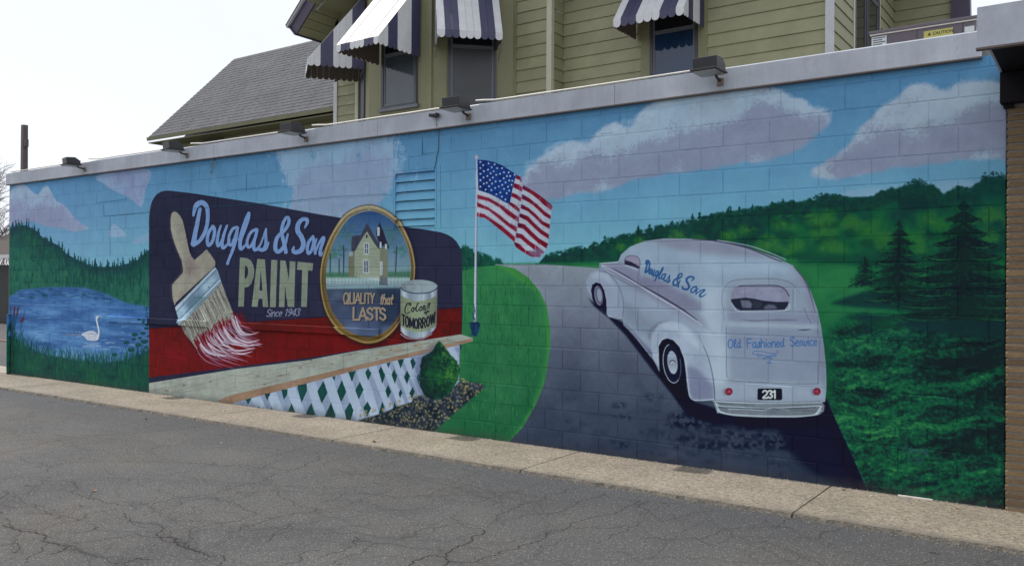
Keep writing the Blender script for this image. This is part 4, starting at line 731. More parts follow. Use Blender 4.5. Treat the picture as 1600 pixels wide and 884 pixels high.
    wing = zv([(298, 470), (304, 430), (330, 395), (372, 382), (420, 390), (462, 420), (495, 465), (520, 520), (538, 580), (548, 640), (548, 694), (470, 696), (448, 676), (440, 600), (430, 530), (405, 480), (372, 452), (345, 455), (328, 480), (326, 560), (305, 530)])
    p.fill(wing, tint((164, 168, 192), .05), .95, soft=.8)
    p.fill(zv([(440, 560), (480, 570), (520, 610), (546, 640), (548, 694), (470, 696), (450, 670)]), (112, 116, 148), .75, soft=3, clip=p.full(wing)); p.fill(zv([(330, 395), (372, 384), (420, 395), (470, 440), (500, 500), (450, 470), (400, 420), (350, 410)]), (188, 192, 212), .6, soft=3)
    p.stroke(zv([(505, 480), (525, 530), (540, 590), (548, 650), (550, 692)]), (1.0, 1.6, 1.8, 1.2), (84, 84, 114), .85); p.stroke(zv([(404, 482), (432, 535), (442, 610), (450, 674), (472, 694), (545, 690)]), 1.3, (196, 198, 216), .8); p.stroke(zv([(326, 556), (327, 480), (345, 450)]), 1.2, (190, 192, 210), .7); p.stroke(zv([(485, 440), (515, 500), (535, 560)]), 1, (96, 96, 126), .5)
    # rear wheel
    p.fill(zv([(328, 482), (342, 458), (362, 450), (386, 458), (410, 484), (428, 530), (436, 590), (442, 690), (400, 682), (360, 640), (332, 580)]), (24, 26, 46)); p.fill(zv(arc(382, 552, 38, 78, n=26, rot=-7)), (34, 36, 58)); p.stroke(zv(arc(381, 550, 34, 76, 60, 265, 20, rot=-7)), 1.1, (176, 182, 200)); p.stroke(zv(arc(381, 550, 34, 76, -10, 60, 10, rot=-7)), .8, (110, 116, 140)); p.fill(zv(arc(383, 545, 20, 46, n=22, rot=-7)), lambda x, y, sl: ramp([(545, (166, 170, 188)), (566, (140, 144, 166)), (585, (184, 188, 204))])(y)); p.stroke(zv(arc(383, 545, 10, 8, 180, 360, 10)), 1.3, (64, 62, 82)); p.stroke(zv(arc(384, 548, 6, 5, 180, 360, 8)), 1, (206, 204, 210))
    # rear end shading
    p.fill(zv([(520, 250), (590, 240), (596, 420), (600, 600), (560, 640), (540, 560), (510, 470)]), (176, 182, 204), .6, soft=7, **C); p.fill(zv([(600, 345), (950, 352), (958, 400), (600, 378)]), (132, 132, 162), .55, soft=4, **C); p.fill(zv([(600, 385), (955, 398), (962, 412), (600, 402)]), (176, 182, 202), .6, soft=2.5, **C); p.fill(zv([(602, 415), (960, 425), (958, 620), (620, 610)]), (136, 140, 168), .55, soft=3, **C)
    p.fill(zv([(600, 620), (985, 630), (988, 690), (560, 690)]), (166, 170, 192), .5, soft=4, **C); p.fill(zv([(900, 260), (935, 300), (960, 400), (940, 380), (915, 320)]), (128, 126, 156), .5, soft=3, **C)
    zr = zm(.15835, 1110, 380)
    p.stroke(zr([(190, 385), (260, 362), (400, 352), (620, 350), (740, 370), (810, 400), (845, 440)]), 1.0, (96, 100, 122), .8); p.stroke(zr([(190, 392), (145, 430), (122, 500), (120, 590), (135, 680), (140, 760)]), 1, (112, 118, 144), .8); p.stroke(zr([(130, 640), (210, 642)]), 1, (120, 120, 150), .6); p.stroke(zr([(840, 640), (840, 460)]), .8, (176, 184, 204), .7)
    for a in [[(310, 752), (430, 765), (560, 758), (700, 755), (860, 756)]]: p.stroke(zr(a), (1, 2.4, 1.6, 2.4, 1), (98, 100, 126), .7, aa=1.2)
    p.stroke(zr([(930, 640), (960, 720), (1000, 790)]), .9, (84, 80, 108), .8); p.stroke(zr([(870, 855), (940, 853), (1000, 848)]), (.6, 1.8, .6), (52, 54, 76), .9); p.stroke(zr([(860, 460), (885, 490)]), .9, (110, 108, 136), .6)
    win = zr([(206, 545), (215, 480), (240, 435), (285, 418), (620, 416), (690, 425), (740, 455), (775, 510), (782, 560), (770, 610), (735, 655), (300, 662), (250, 635), (215, 590)])
    wnm = p.full(win); p.put((0, p.W, 0, p.H, wnm), tint((134, 130, 158), .06)); p.fill(zr([(200, 552), (260, 545), (350, 536), (430, 545), (520, 565), (660, 578), (790, 576), (790, 680), (200, 680)]), (44, 48, 66), 1, clip=wnm)
    p.fill(zr([(300, 560), (390, 565), (418, 600), (405, 640), (320, 635)]), (116, 122, 144), .85, soft=.8, clip=wnm); p.fill(zr([(530, 630), (580, 600), (640, 610), (665, 645), (540, 650)]), (112, 116, 138), .75, soft=.8, clip=wnm); p.fill(zr([(420, 560), (520, 580), (500, 640), (430, 640)]), (64, 68, 88), .6, soft=1, clip=wnm)
    p.stroke(zr([(285, 425), (340, 418), (620, 416), (690, 426), (745, 460), (780, 520)]), 1.5, (70, 66, 92)); p.stroke(zr([(215, 590), (250, 640), (300, 670), (740, 662), (780, 600)]), 1.4, (190, 194, 212), .8)
    p.fill(zr([(290, 470), (380, 450), (420, 470), (300, 490)]), (168, 164, 188), .5, soft=2, clip=wnm); p.fill(zr([(480, 450), (600, 440), (700, 490), (560, 480)]), (166, 162, 186), .4, soft=3, clip=wnm)
    zo = zm(.1923, 1110, 500)
    p.stroke(zo([(132, 60), (134, 200), (136, 420), (150, 470), (210, 492), (400, 500), (700, 514), (860, 514), (880, 490), (886, 320), (890, 160)]), 1.0, (98, 104, 128), .85); p.stroke(zo([(140, 466), (210, 488), (400, 496), (700, 509)]), .7, (186, 190, 208), .6)
    for x, y in [(154, 578), (869, 578)]:
        p.fill(zo([(x - 50, y - 10), (x - 20, y - 26), (x, y), (x - 10, y + 30), (x - 40, y + 30)]), (104, 108, 130), .7, soft=1.5); p.fill(zo(arc(x, y, 29, 29, n=20)), (142, 40, 62)); p.stroke(zo(arc(x, y, 27, 27, n=20)), 1, (110, 24, 46))
        for _ in range(8): a = R(0, 6.3); q = R(0, 20); p.fill(zo(arc(x + q * math.cos(a), y + q * math.sin(a), 4, 4, n=6)), (196, 128, 146), .7)
    q = zo([(388, 562), (396, 553), (576, 552), (586, 560), (588, 636), (578, 647), (396, 646), (386, 638)]); p.fill(q, (28, 34, 48))
    write(p, '231', zo([(432, 630), (544, 631), (544, 570), (430, 569)]), 2.7, (198, 204, 214))
    bump = zo([(28, 648), (300, 660), (600, 664), (900, 654), (932, 690), (925, 740), (880, 770), (700, 790), (400, 788), (200, 778), (90, 758), (50, 720), (30, 680)])
    bpm = p.full(bump); p.put((0, p.W, 0, p.H, bpm), tint((116, 124, 136), .08))
    for a, w, c_ in [([(40, 655), (300, 668), (600, 670), (920, 664)], 2.4, (186, 192, 208)), ([(60, 680), (120, 700), (480, 712), (900, 694)], 2.0, (176, 182, 200)), ([(60, 705), (140, 708), (480, 718), (860, 706)], 1.3, (56, 62, 78)), ([(60, 725), (160, 762), (480, 778), (820, 772), (900, 730)], 2.4, (182, 188, 204)), ([(45, 670), (80, 740), (110, 750)], 2.2, (190, 196, 210)), ([(860, 760), (905, 700)], 2.4, (190, 196, 210)), ([(150, 720), (300, 722), (420, 730), (520, 712), (640, 728)], 1.2, (170, 176, 192))]: p.stroke(zo(a), w, c_, .85, clip=bpm)
    p.stroke(zo([(35, 650), (300, 662), (600, 668), (900, 660)]), 1, (70, 76, 96), .6)
    # van lettering
    hv = homog([(85, 560), (1420, 660), (150, 90), (1240, 265)], zm(.1583, 910, 365)([(628, 384), (1168, 622), (646, 262), (1085, 418)]))
    script(p, hv, .082, (44, 88, 142), .95)
    bl = (58, 104, 164)
    write(p, 'Old', zo([(146, 226), (262, 224), (258, 155), (150, 156)]), 1.5, bl); write(p, 'Fashioned', zo([(304, 226), (612, 216), (612, 146), (302, 152)]), 1.5, bl); write(p, 'Service', zo([(652, 212), (876, 205), (876, 134), (652, 136)]), 1.5, bl)
    for a in [[(395, 272), (360, 278), (345, 265), (365, 252), (430, 254), (490, 268), (540, 268), (558, 256), (540, 248)], [(430, 284), (400, 296), (386, 290), (400, 280), (440, 286), (500, 296), (540, 290), (520, 280), (480, 290), (430, 310)], [(470, 300), (500, 310), (480, 335), (500, 348)], [(460, 345), (500, 348)], [(430, 312), (480, 305), (505, 312)]]: p.stroke(zo(a), .95, bl, .9)
    # faint tag low on the right
    zg = zm(.375, 1000, 640)
    for a in [[(1098, 155), (1115, 150), (1100, 165), (1112, 180), (1125, 165)], [(1130, 160), (1128, 180), (1142, 178), (1140, 160)], [(1150, 180), (1152, 160), (1165, 162), (1166, 180)], [(1172, 165), (1180, 178), (1190, 160)], [(1196, 160), (1202, 178), (1190, 185), (1180, 175)], [(1146, 196), (1134, 200), (1134, 214), (1148, 216)], [(1160, 196), (1156, 212), (1170, 216), (1176, 200), (1162, 194)]]: p.stroke(zg(a), 1.5, (74, 62, 112), .55)
    for a in [[(152, 317), (188, 313), (200, 311)], [(163, 320), (164, 338)], [(164, 338), (200, 335), (238, 331)], [(173, 339), (173, 398)], [(236, 333), (300, 326), (352, 322), (420, 318), (520, 308), (604, 303)], [(338, 300), (338, 324)], [(330, 256), (330, 262)], [(661, 215), (661, 241), (684, 238)], [(689, 258), (690, 356)], [(616, 222), (617, 248)], [(386, 270), (386, 300)], [(356, 298), (400, 294), (440, 290)], [(940, 210), (958, 208)], [(970, 182), (970, 196)], [(918, 246), (940, 243)]]:
        p.stroke(a, (.7, 1.3, .8), (34, 78, 96), .6, smooth=False)
    # drips, scuffs and patches of weathering (belong to the paint film)
    W2 = np.clip((p.noise(.5, 21, 5) - .62) * 4, 0, 1) * .10
    p.img += (np.array([.62, .64, .68]) * .8 - p.img) * W2[..., None]
    for x0, y0 in [(300, 262), (330, 258), (345, 256), (520, 240), (980, 165), (1220, 135)]: p.stroke([(x0, y0), (x0 + 1, y0 + R(18, 50))], (3, 1), (52, 120, 130), .25, aa=2)
    lum = p.img @ np.array([.3, .59, .11], np.float32); sat = p.img.max(-1) - p.img.min(-1)
    pale = sm((lum - .42) / .2) * sm((.22 - sat) / .1); p.img[..., 0] -= pale * .022; p.img[..., 1] += pale * .010
    p.img += (lum[..., None] - p.img) * .10
    p.img = np.clip(p.img, 0, 1) ** 1.06 * np.array([.985, 1.0, .99], np.float32)
    np.clip(p.img, 0.01, 1, out=p.img)
KW = (1.50, 1.52, 1.50)
# ---------------------------------------------------------------- the painted picture on the wall
KS = 0.52    # light that the shaded wall receives, as the fraction of a white card
XA, XB, ZT = -15.80, -.56, 3.345
TW, TH = 3800, 850
fx = np.array(fwd_); rx_ = np.array(rt2); ux_ = np.array(up2); CN = np.array(CAM)
def wall_to_photo(Xw, Zw):
    d0, d1, d2 = Xw - CN[0], 0 - CN[1], Zw - CN[2]
    z = d0 * fx[0] + d1 * fx[1] + d2 * fx[2]
    return 800 + FPX * (d0 * rx_[0] + d1 * rx_[1] + d2 * rx_[2]) / z, 442 - FPX * (d0 * ux_[0] + d1 * ux_[1] + d2 * ux_[2]) / z
def photo_to_raster(q):
    q = np.asarray(q, float); d = fx + (q[:, :1] - 800) / FPX * rx_ - (q[:, 1:] - 442) / FPX * ux_
    t = (0 - CN[1]) / np.maximum(d[:, 1], .02); P = CN + t[:, None] * d
    return np.stack([(P[:, 0] - XA) / (XB - XA) * TW, (ZT - P[:, 2]) / ZT * TH], -1)
def to_image(name, arr):
    """arr HxWx3 linear colour, top row first -> packed generated image"""
    h, w_ = arr.shape[:2]; im = bpy.data.images.new(name, w_, h, alpha=False, float_buffer=False)
    a = np.clip(arr, 0, 1); a = np.where(a <= .0031308, a * 12.92, 1.055 * a ** (1 / 2.4) - .055)
    buf = np.ones((h, w_, 4), np.float32); buf[..., :3] = a[::-1]
    im.pixels.foreach_set(buf.ravel()); im.pack(); return im
u_, v_ = np.meshgrid((np.arange(TW) + .5) / TW, (np.arange(TH) + .5) / TH)
UW = (XA + u_ * (XB - XA)).astype(np.float32); VW = (ZT * (1 - v_)).astype(np.float32)
xp_, yp_ = wall_to_photo(UW.astype(float), VW.astype(float))
painter = Painter(TW, TH, photo_to_raster, xp_.astype(np.float32), yp_.astype(np.float32), UW, VW)
paint_mural(painter)
g_ = painter.img.astype(np.float64); lin = np.where(g_ <= .04045, g_ / 12.92, ((g_ + .055) / 1.055) ** 2.4)
alb = np.clip((lin - .009) * np.array(KW), .004, .84)
mural_img = to_image('mural_paint', alb)
def mural_material():
    t = NT('mural_paint_on_block'); geo = t.n('ShaderNodeNewGeometry'); sp = t.n('ShaderNodeSeparateXYZ'); t.l(geo.outputs['Position'], sp.inputs[0])
    u = t.math('DIVIDE', t.math('SUBTRACT', sp.outputs['X'], XA), XB - XA); v = t.math('DIVIDE', sp.outputs['Z'], ZT)
    cb = t.n('ShaderNodeCombineXYZ'); t.l(u, cb.inputs[0]); t.l(v, cb.inputs[1])
    im = t.n('ShaderNodeTexImage'); im.image = mural_img; im.extension = 'EXTEND'; im.interpolation = 'Linear'; t.l(cb.outputs[0], im.inputs[0])
    p = geo.outputs['Position']
    pores = t.noise(p, 160, 3, .7); c = t.mix(im.outputs[0], t.ramp(pores, [(.25, (.72, .72, .74)), (.42, (1, 1, 1))]), .7, 'MULTIPLY')
    c = t.mix(c, t.ramp(t.noise(p, 3.2, 8, .7), [(.3, (.88, .88, .9)), (.7, (1.07, 1.07, 1.06))]), 1, 'MULTIPLY')
    # splash dirt along the bottom course
    low = t.n('ShaderNodeMapRange'); low.inputs[1].default_value = .0; low.inputs[2].default_value = .12; low.inputs[3].default_value = .55; low.inputs[4].default_value = 0
    t.l(t.math('ADD', sp.outputs['Z'], t.math('MULTIPLY', t.math('SUBTRACT', t.noise(p, 9, 5), .5), .16)), low.inputs[0])
    c = t.mix(c, (.055, .052, .05), low.outputs[0])
    n1 = t.bump(t.noise(p, 70, 5, .7), .35, .003); n2 = t.bump(pores, .25, .002, n1)
    return t.done(c, .75, n2, spec=.16)
M_mural = mural_material()
M_core = varied('mortar_grey', (.22, .21, .2), rough=.9)
M_roof = varied('roof_gravel', (.30, .29, .27), scale=30, rough=.95)
M_fascia = None
def fascia_mat():
    t = NT('weathered_white_metal'); p = t.pos(); q = t.pos((3, 3, .5))
    c = t.ramp(t.noise(p, 1.3, 8, .65), [(.3, (.33, .36, .42)), (.5, (.42, .455, .51)), (.72, (.54, .57, .625))])
    c = t.mix(c, t.ramp(t.noise(q, 5, 6, .7), [(.3, (.82, .82, .82)), (.6, (1.06, 1.06, 1.06))]), .5, 'MULTIPLY')
    c = t.mix(c, (.20, .15, .11), t.ramp(t.noise(t.pos((9, 9, .6)), 4, 5, .7), [(.70, (0, 0, 0)), (.80, (.35, .35, .35))]))
    c = t.mix(c, (.22, .2, .18), t.ramp(t.noise(p, 9, 9, .8), [(.6, (0, 0, 0)), (.72, (.55, .55, .55))]))
    return t.done(c, .55, t.bump(t.noise(p, 6, 4), .25, .01))
M_fascia = fascia_mat()
M_drip = varied('brown_drip_edge', (.13, .10, .09), rough=.6)
M_dark = varied('dark_brown_paint', (.009, .007, .010), rough=.7, spec=.15)
M_black = varied('black_plastic', (.02, .02, .022), rough=.45)
M_galv = varied('galvanised_pipe', (.72, .70, .67), rough=.45, scale=14)
M_flood = varied('grey_bronze_metal', (.020, .021, .026), rough=.45, scale=20)
M_lens = varied('dusty_lamp_glass', (.34, .34, .30), rough=.25, scale=30)
M_rust = varied('rusty_bracket', (.20, .15, .12), .3, 30, rough=.8)

BH = .2032; NX = -4.984
bld = empty('block_building', (-8, 0, 0), 'long low concrete block building with a painted mural and metal fascia', 'building')
vx0, vx1, vz0, vz1 = -6.632, -6.004, 2.255, 2.895
# block courses
def block_mesh(w_, h_, g=.0021):
    b = .003 + g; d = .012; t = .011 + g
    return MB().add([(g, d, g), (w_ - g, d, g), (w_ - g, d, h_ - g), (g, d, h_ - g), (b, 0, b), (w_ - b, 0, b), (w_ - b, 0, h_ - t), (b, 0, h_ - t)],
                    [(4, 5, 6, 7), (0, 1, 5, 4), (1, 2, 6, 5), (2, 3, 7, 6), (3, 0, 4, 7), (3, 2, 1, 0)])
cells = []
XL, XR = -15.75, -.612
for j in range(17):
    z0 = j * BH; z1 = min((j + 1) * BH, 3.335)
    i0 = -60 + ((j + 1) % 2); edges = [NX + (i0 + 2 * k) * BH for k in range(60)]
    for k in range(len(edges) - 1):
        a, b = max(edges[k], XL), min(edges[k + 1], XR)
        if b - a < .03: continue
        segs = [(a, b, z0, z1)]
        if z1 > vz0 and z0 < vz1:
            ns = []
            for (a_, b_, p_, q_) in segs:
                if b_ <= vx0 or a_ >= vx1: ns.append((a_, b_, p_, q_)); continue
                if a_ < vx0 - .02: ns.append((a_, vx0 - .002, p_, q_))
                if b_ > vx1 + .02: ns.append((vx1 + .002, b_, p_, q_))
                xa, xb = max(a_, vx0), min(b_, vx1)
                if p_ < vz0 - .01: ns.append((xa, xb, p_, vz0 - .002))
                if q_ > vz1 + .01: ns.append((xa, xb, vz1 + .002, q_))
            segs = ns
        cells += segs
cells.sort(key=lambda c: -c[1]); cache = {}; rest = MB(); rb = random.Random(3)
for n, (a, b, z0, z1) in enumerate(cells):
    tilt = rb.gauss(0, .0007)
    if n < 298:
        key = (round(b - a, 3), round(z1 - z0, 3))
        if key not in cache: cache[key] = block_mesh(b - a, z1 - z0).mesh('block', M_mural)
        o = inst(cache[key], 'block', (a, -.012 + rb.gauss(0, .0006), z0), bld); o.rotation_euler = (rb.gauss(0, .003), 0, tilt)
    else:
        m = block_mesh(b - a, z1 - z0, .0008 if rb.random() < .7 else .0022); yo = -.012 + rb.gauss(0, .0006)
        rest.add([(x + a, y + yo, z + z0) for x, y, z in m.v], m.f)
o = rest.build('block_courses', M_mural, bld); tag(o, kind='stuff')
# painted-over mortar bed behind the blocks, with the vent opening left free
core = MB().box(XL, vx0, -.0088, .2, 0, 3.335).box(vx1, XR, -.0088, .2, 0, 3.335).box(vx0, vx1, -.0088, .2, 0, vz0).box(vx0, vx1, -.0088, .2, vz1, 3.335)
core.build('mortar_bed', M_mural, bld)
B(XL - .01, XL, -.010, .2, 0, 3.33).build('wall_end', M_core, bld)
MB().box(XL, XL + .2, .2, 8, 0, 3.3).box(XR - .2, 3.2, 8, 8.2, 0, 3.3).build('back_wall', M_core, bld)
B(XL - .1, 3.2, .06, 8.2, 3.34, 3.44).build('flat_roof', M_roof, bld)
# vent
vent = empty('vent', (0, 0, 0)); vent.parent = bld; vent.location = Vector(((vx0 + vx1) / 2, 0, vz0)) - bld.location
B(vx0, vx1, .09, .12, vz0, vz1).build('back_panel', M_dark, vent)
t_ = .018
MB().box(vx0, vx0 + t_, -.014, .09, vz0, vz1).box(vx1 - t_, vx1, -.014, .09, vz0, vz1).box(vx0 + t_, vx1 - t_, -.014, .09, vz1 - t_, vz1).box(vx0 + t_, vx1 - t_, -.014, .09, vz0, vz0 + .012).build('frame', M_mural, vent)
zs_ = [2.87, 2.770, 2.659, 2.556, 2.449, 2.349, 2.268]
for k in range(6):
    zt, zb = zs_[k], zs_[k + 1] + .010
    MB().hexa([(vx0 + t_, -.004, zb), (vx1 - t_, -.004, zb), (vx1 - t_, -.004, zb + .008), (vx0 + t_, -.004, zb + .008)],
              [(vx0 + t_, .022, zt - .004), (vx1 - t_, .022, zt - .004), (vx1 - t_, .022, zt + .006), (vx0 + t_, .022, zt + .006)]).build('slat', M_mural, vent)
# fascia sheets
js = [XL - .04, -12.95, -9.90, -6.85, -3.796, -.765]
for k in range(5):
    a, b = js[k] + .002, js[k + 1] - .002
    s = MB().prism([(a, -.055, 3.325), (a, -.055, 3.508), (a, -.047, 3.518), (a, .10, 3.518), (a, .10, 3.51), (a, -.035, 3.505), (a, -.035, 3.325)], (b - a, 0, 0))
    s.build('fascia_sheet', M_fascia, bld)
    MB().prism([(a, -.063, 3.312), (a, -.063, 3.3235), (a, -.013, 3.3235), (a, -.013, 3.312)], (b - a, 0, 0)).build('drip_edge', M_drip, bld)
B(XL - .045, XL - .04, -.055, .6, 3.325, 3.515).build('fascia_end', M_fascia, bld)
# painted rails bolted on the wall
def rail(x0, x1, z0=1.033, z1=1.115): return MB().prism([(x0, -.014, z0), (x0, -.045, z0), (x0, -.045, z1 - .006), (x0, -.04, z1), (x0, -.014, z1)], (x1 - x0, 0, 0))
for x0, x1 in ((-12.55, -10.06), (-9.31, -6.83)): rail(x0, x1).build('rail', M_mural, bld)
# small iron hook low under the fascia, thin painted cable in the joint, painted corner post
MB().tube([(-9.92, -.02, 3.31), (-9.92, -.05, 3.27), (-9.92, -.05, 3.2), (-9.98, -.03, 3.12)], .008).build('iron_hook', M_rust, bld)
M_postp = M_mural
MB().tube([(-15.61, -.07, 0.02), (-15.61, -.07, 1.07)], .035, 10).build('corner_post', M_mural, bld)

# canopy and brick end
def brick_mat():
    t = NT('tan_brown_brick'); p = t.pos(); oi = t.n('ShaderNodeObjectInfo')
    c = t.ramp(oi.outputs['Random'], [(0, (.15, .098, .056)), (.4, (.235, .160, .085)), (.7, (.19, .135, .080)), (1, (.27, .19, .10))])
    c = t.mix(c, t.ramp(t.noise(p, 60, 6, .7), [(.3, (.62, .6, .58)), (.7, (1.25, 1.2, 1.15))]), .8, 'MULTIPLY')
    return t.done(c, .85, t.bump(t.noise(p, 90, 5, .7), .6, .005))
M_brick = brick_mat(); M_mortar = varied('grey_mortar', (.22, .205, .18), scale=30, rough=.95, bump=.5)
can_ = empty('brick_entrance_bay', (1, 0, 0), 'tan brick end wall under a dark soffit canopy beside the mural', 'building')
B(-.600, 3.0, -.030, .2, 0, 2.97).build('mortar_bed', M_mortar, can_)
CH = .0533
for j in range(55):
    z0 = .01 + j * CH; off = .0 if j % 2 else .152; x = -.606 - (0 if j % 2 else .0)
    k = 0
    while x < .75:
        L = .295 if (k or j % 2) else .143
        key = ('br', L)
        if key not in cache: cache[key] = MB().add(*(lambda m: (m.v, m.f))(block_mesh(L - .009, CH - .0085, 0))).mesh('brick', M_brick)
        o = inst(cache[key], 'brick', (x + rb.uniform(-.002, .002), -.038 + rb.gauss(0, .0012), z0), can_); x += L; k += 1
wide = MB().box(.9, 3.0, -.034, -.028, 0, 2.97); wide.build('brick_field', M_brick, can_)
M_beam = M_dark
B(-.645, 3.0, -.12, -.016, 2.955, 3.175).build('beam', M_dark, can_, bevel=.004)
B(-.625, -.56, -.075, -.02, 2.925, 2.955).build('beam_end', M_dark, can_)
B(-.63, 3.0, -1.38, -.012, 3.178, 3.215).build('soffit', M_dark, can_)
MB().box(-.645, 3.0, -1.41, -1.38, 3.05, 3.29).box(-.645, -.63, -1.38, -.02, 3.18, 3.29).build('canopy_fascia', M_fascia, can_)
B(-.65, 3.0, -1.42, -1.374, 3.038, 3.05).build('drip_edge', M_drip, can_)
B(-.645, 3.0, -1.38, -.012, 3.29, 3.30).build('canopy_roof', M_roof, can_)

# ---------------------------------------------------------------- lamps on the fascia
def floodlight(x, yaw, label):
    t = empty('floodlight', (x, -.055, 3.44), label, 'floodlight', 'floodlights along the top of the mural wall')
    w_ = .108; P = lambda X, Y, Z: (x + X, -.055 + Y, 3.44 + Z)
    MB().prism([P(-w_, -.29, .02), P(-w_, -.30, .115), P(-w_, -.17, .125), P(-w_, -.10, .08), P(-w_, -.085, .02)], (2 * w_, 0, 0)).build('housing', M_flood, t, bevel=.004)
    MB().box(x - w_ - .012, x + w_ + .012, -.055 - .325, -.055 - .075, 3.44 + .004, 3.44 + .018).build('rim', M_black, t, bevel=.002)
    B(x - w_ + .01, x + w_ - .01, -.055 - .305, -.055 - .095, 3.44 - .006, 3.44 + .004).build('lens', M_lens, t)
    MB().tube([P(.03, -.13, .01), P(.03, -.10, -.02), P(.03, -.005, -.035)], .012, 8).build('arm', M_flood, t)
    B(x + .0, x + .055, -.055 - .022, -.057, 3.44 - .075, 3.44 - .01).build('junction_box', M_rust, t, bevel=.003)
    t.rotation_euler = (0, 0, yaw); return t
fl_labels = ['floodlight nearest the caution-labelled unit, above the white van painting', 'floodlight beside the small black sensor, under the flat-faced bay awning', 'floodlight above the word Douglas, in front of the grey roof eave at its right half',
             'floodlight in front of the far left tip of the grey shingled roof eave', 'outermost floodlight near the square wooden post, against bare sky']
for (x, yaw), lb in zip([(-2.787, 0), (-5.555, .05), (-8.07, -.03), (-10.5, -.18), (-13.19, -.2)], fl_labels): floodlight(x, yaw, lb)
cond = empty('conduit_run', (-8, -.03, 3.55), 'thin bright metal conduit lying along the top edge of the fascia', 'conduit')
pts_ = []
segs_ = [(-15.6, -13.33), (-13.06, -10.66), (-10.4, -8.2), (-7.94, -5.68), (-5.43, -2.91)]
for k, (a, b) in enumerate(segs_):
    pp = [(a, -.05, 3.556 if k else 3.534), (a + .10, -.045, 3.550 if k else 3.534), (a + .24, -.04, 3.536)] + [(a + (b - a) * q / 6, -.04, 3.5335 + rb.uniform(-.0015, .0015)) for q in range(1, 6)] + [(b - .08, -.04, 3.534), (b + .05, -.06, 3.538)]
    MB().tube([(x, y - .012, z) for x, y, z in pp], .0095, 8).build('pipe', M_galv, cond, smooth=True)
sen = empty('light_sensor', (-5.96, -.06, 3.45), 'small black light sensor clipped to the white fascia', 'sensor')
MB().prism([(-6.02, -.13, 3.44), (-6.02, -.13, 3.472), (-5.965, -.10, 3.472), (-5.965, -.10, 3.44)], (0, .06, 0)).prism([(-5.962, -.10, 3.44), (-5.962, -.10, 3.472), (-5.91, -.14, 3.472), (-5.91, -.14, 3.44)], (0, .06, 0)).build('housing', M_black, sen)
MB().tube([(-5.965, -.075, 3.44), (-5.965, -.066, 3.35), (-5.968, -.02, 3.30), (-5.972, -.018, 3.1), (-5.995, -.018, 3.02), (-6.03, -.018, 2.885)], .003, 5).build('wire', M_black, sen)

# ---------------------------------------------------------------- ground
def world_on_ground(x, y, z=0.):
    d = fx + (x - 800) / FPX * rx_ - (y - 442) / FPX * ux_; t = (z - CN[2]) / d[2]; P = CN + t * d; return P[0], P[1]
GX0, GX1, GY0, GY1 = -21., 1., -5.4, -1.0; GW, GH = 4096, 820
crack = np.zeros((GH, GW), np.float32); gr = np.random.default_rng(11)
def crack_line(P, w0, rough=.12, lvl=5, dark=1.):
    w0 = w0 * .8
    P = [np.array(p, float) for p in P]
    for _ in range(lvl):
        Q = [P[0]]
        for a, b in zip(P[:-1], P[1:]):
            d = b - a; L = np.hypot(*d); n = np.array([-d[1], d[0]]) / (L + 1e-9)
            Q += [(a + b) / 2 + n * gr.normal() * L * rough, b]
        P = Q
    P = np.array(P); px = (P[:, 0] - GX0) / (GX1 - GX0) * GW; py = (GY1 - P[:, 1]) / (GY1 - GY0) * GH
    sc_ = GW / (GX1 - GX0)
    for k in range(len(P) - 1):
        r = w0 * sc_ * (.45 + .8 * abs(math.sin(k * .37 + w0 * 900)) ) / 2; r = max(r, .45)
        x0, x1 = int(min(px[k], px[k + 1]) - r - 2), int(max(px[k], px[k + 1]) + r + 3); y0, y1 = int(min(py[k], py[k + 1]) - r - 2), int(max(py[k], py[k + 1]) + r + 3)
        x0, y0 = max(x0, 0), max(y0, 0); x1, y1 = min(x1, GW), min(y1, GH)
        if x1 <= x0 or y1 <= y0: continue
        yy, xx = np.mgrid[y0:y1, x0:x1]; dx, dy = px[k + 1] - px[k], py[k + 1] - py[k]; L = dx * dx + dy * dy + 1e-6
        t = np.clip(((xx - px[k]) * dx + (yy - py[k]) * dy) / L, 0, 1); ds = np.hypot(xx - px[k] - t * dx, yy - py[k] - t * dy)
        crack[y0:y1, x0:x1] = np.maximum(crack[y0:y1, x0:x1], np.clip(r - ds + .6, 0, 1) * dark)
cA = lambda pts: [world_on_ground(x * .389, 540 + y * .389) for x, y in pts]
cB = lambda pts: [world_on_ground(500 + x * .3214, 600 + y * .3214) for x, y in pts]
cC = lambda pts: [world_on_ground(1000 + x * .375, 640 + y * .375) for x, y in pts]
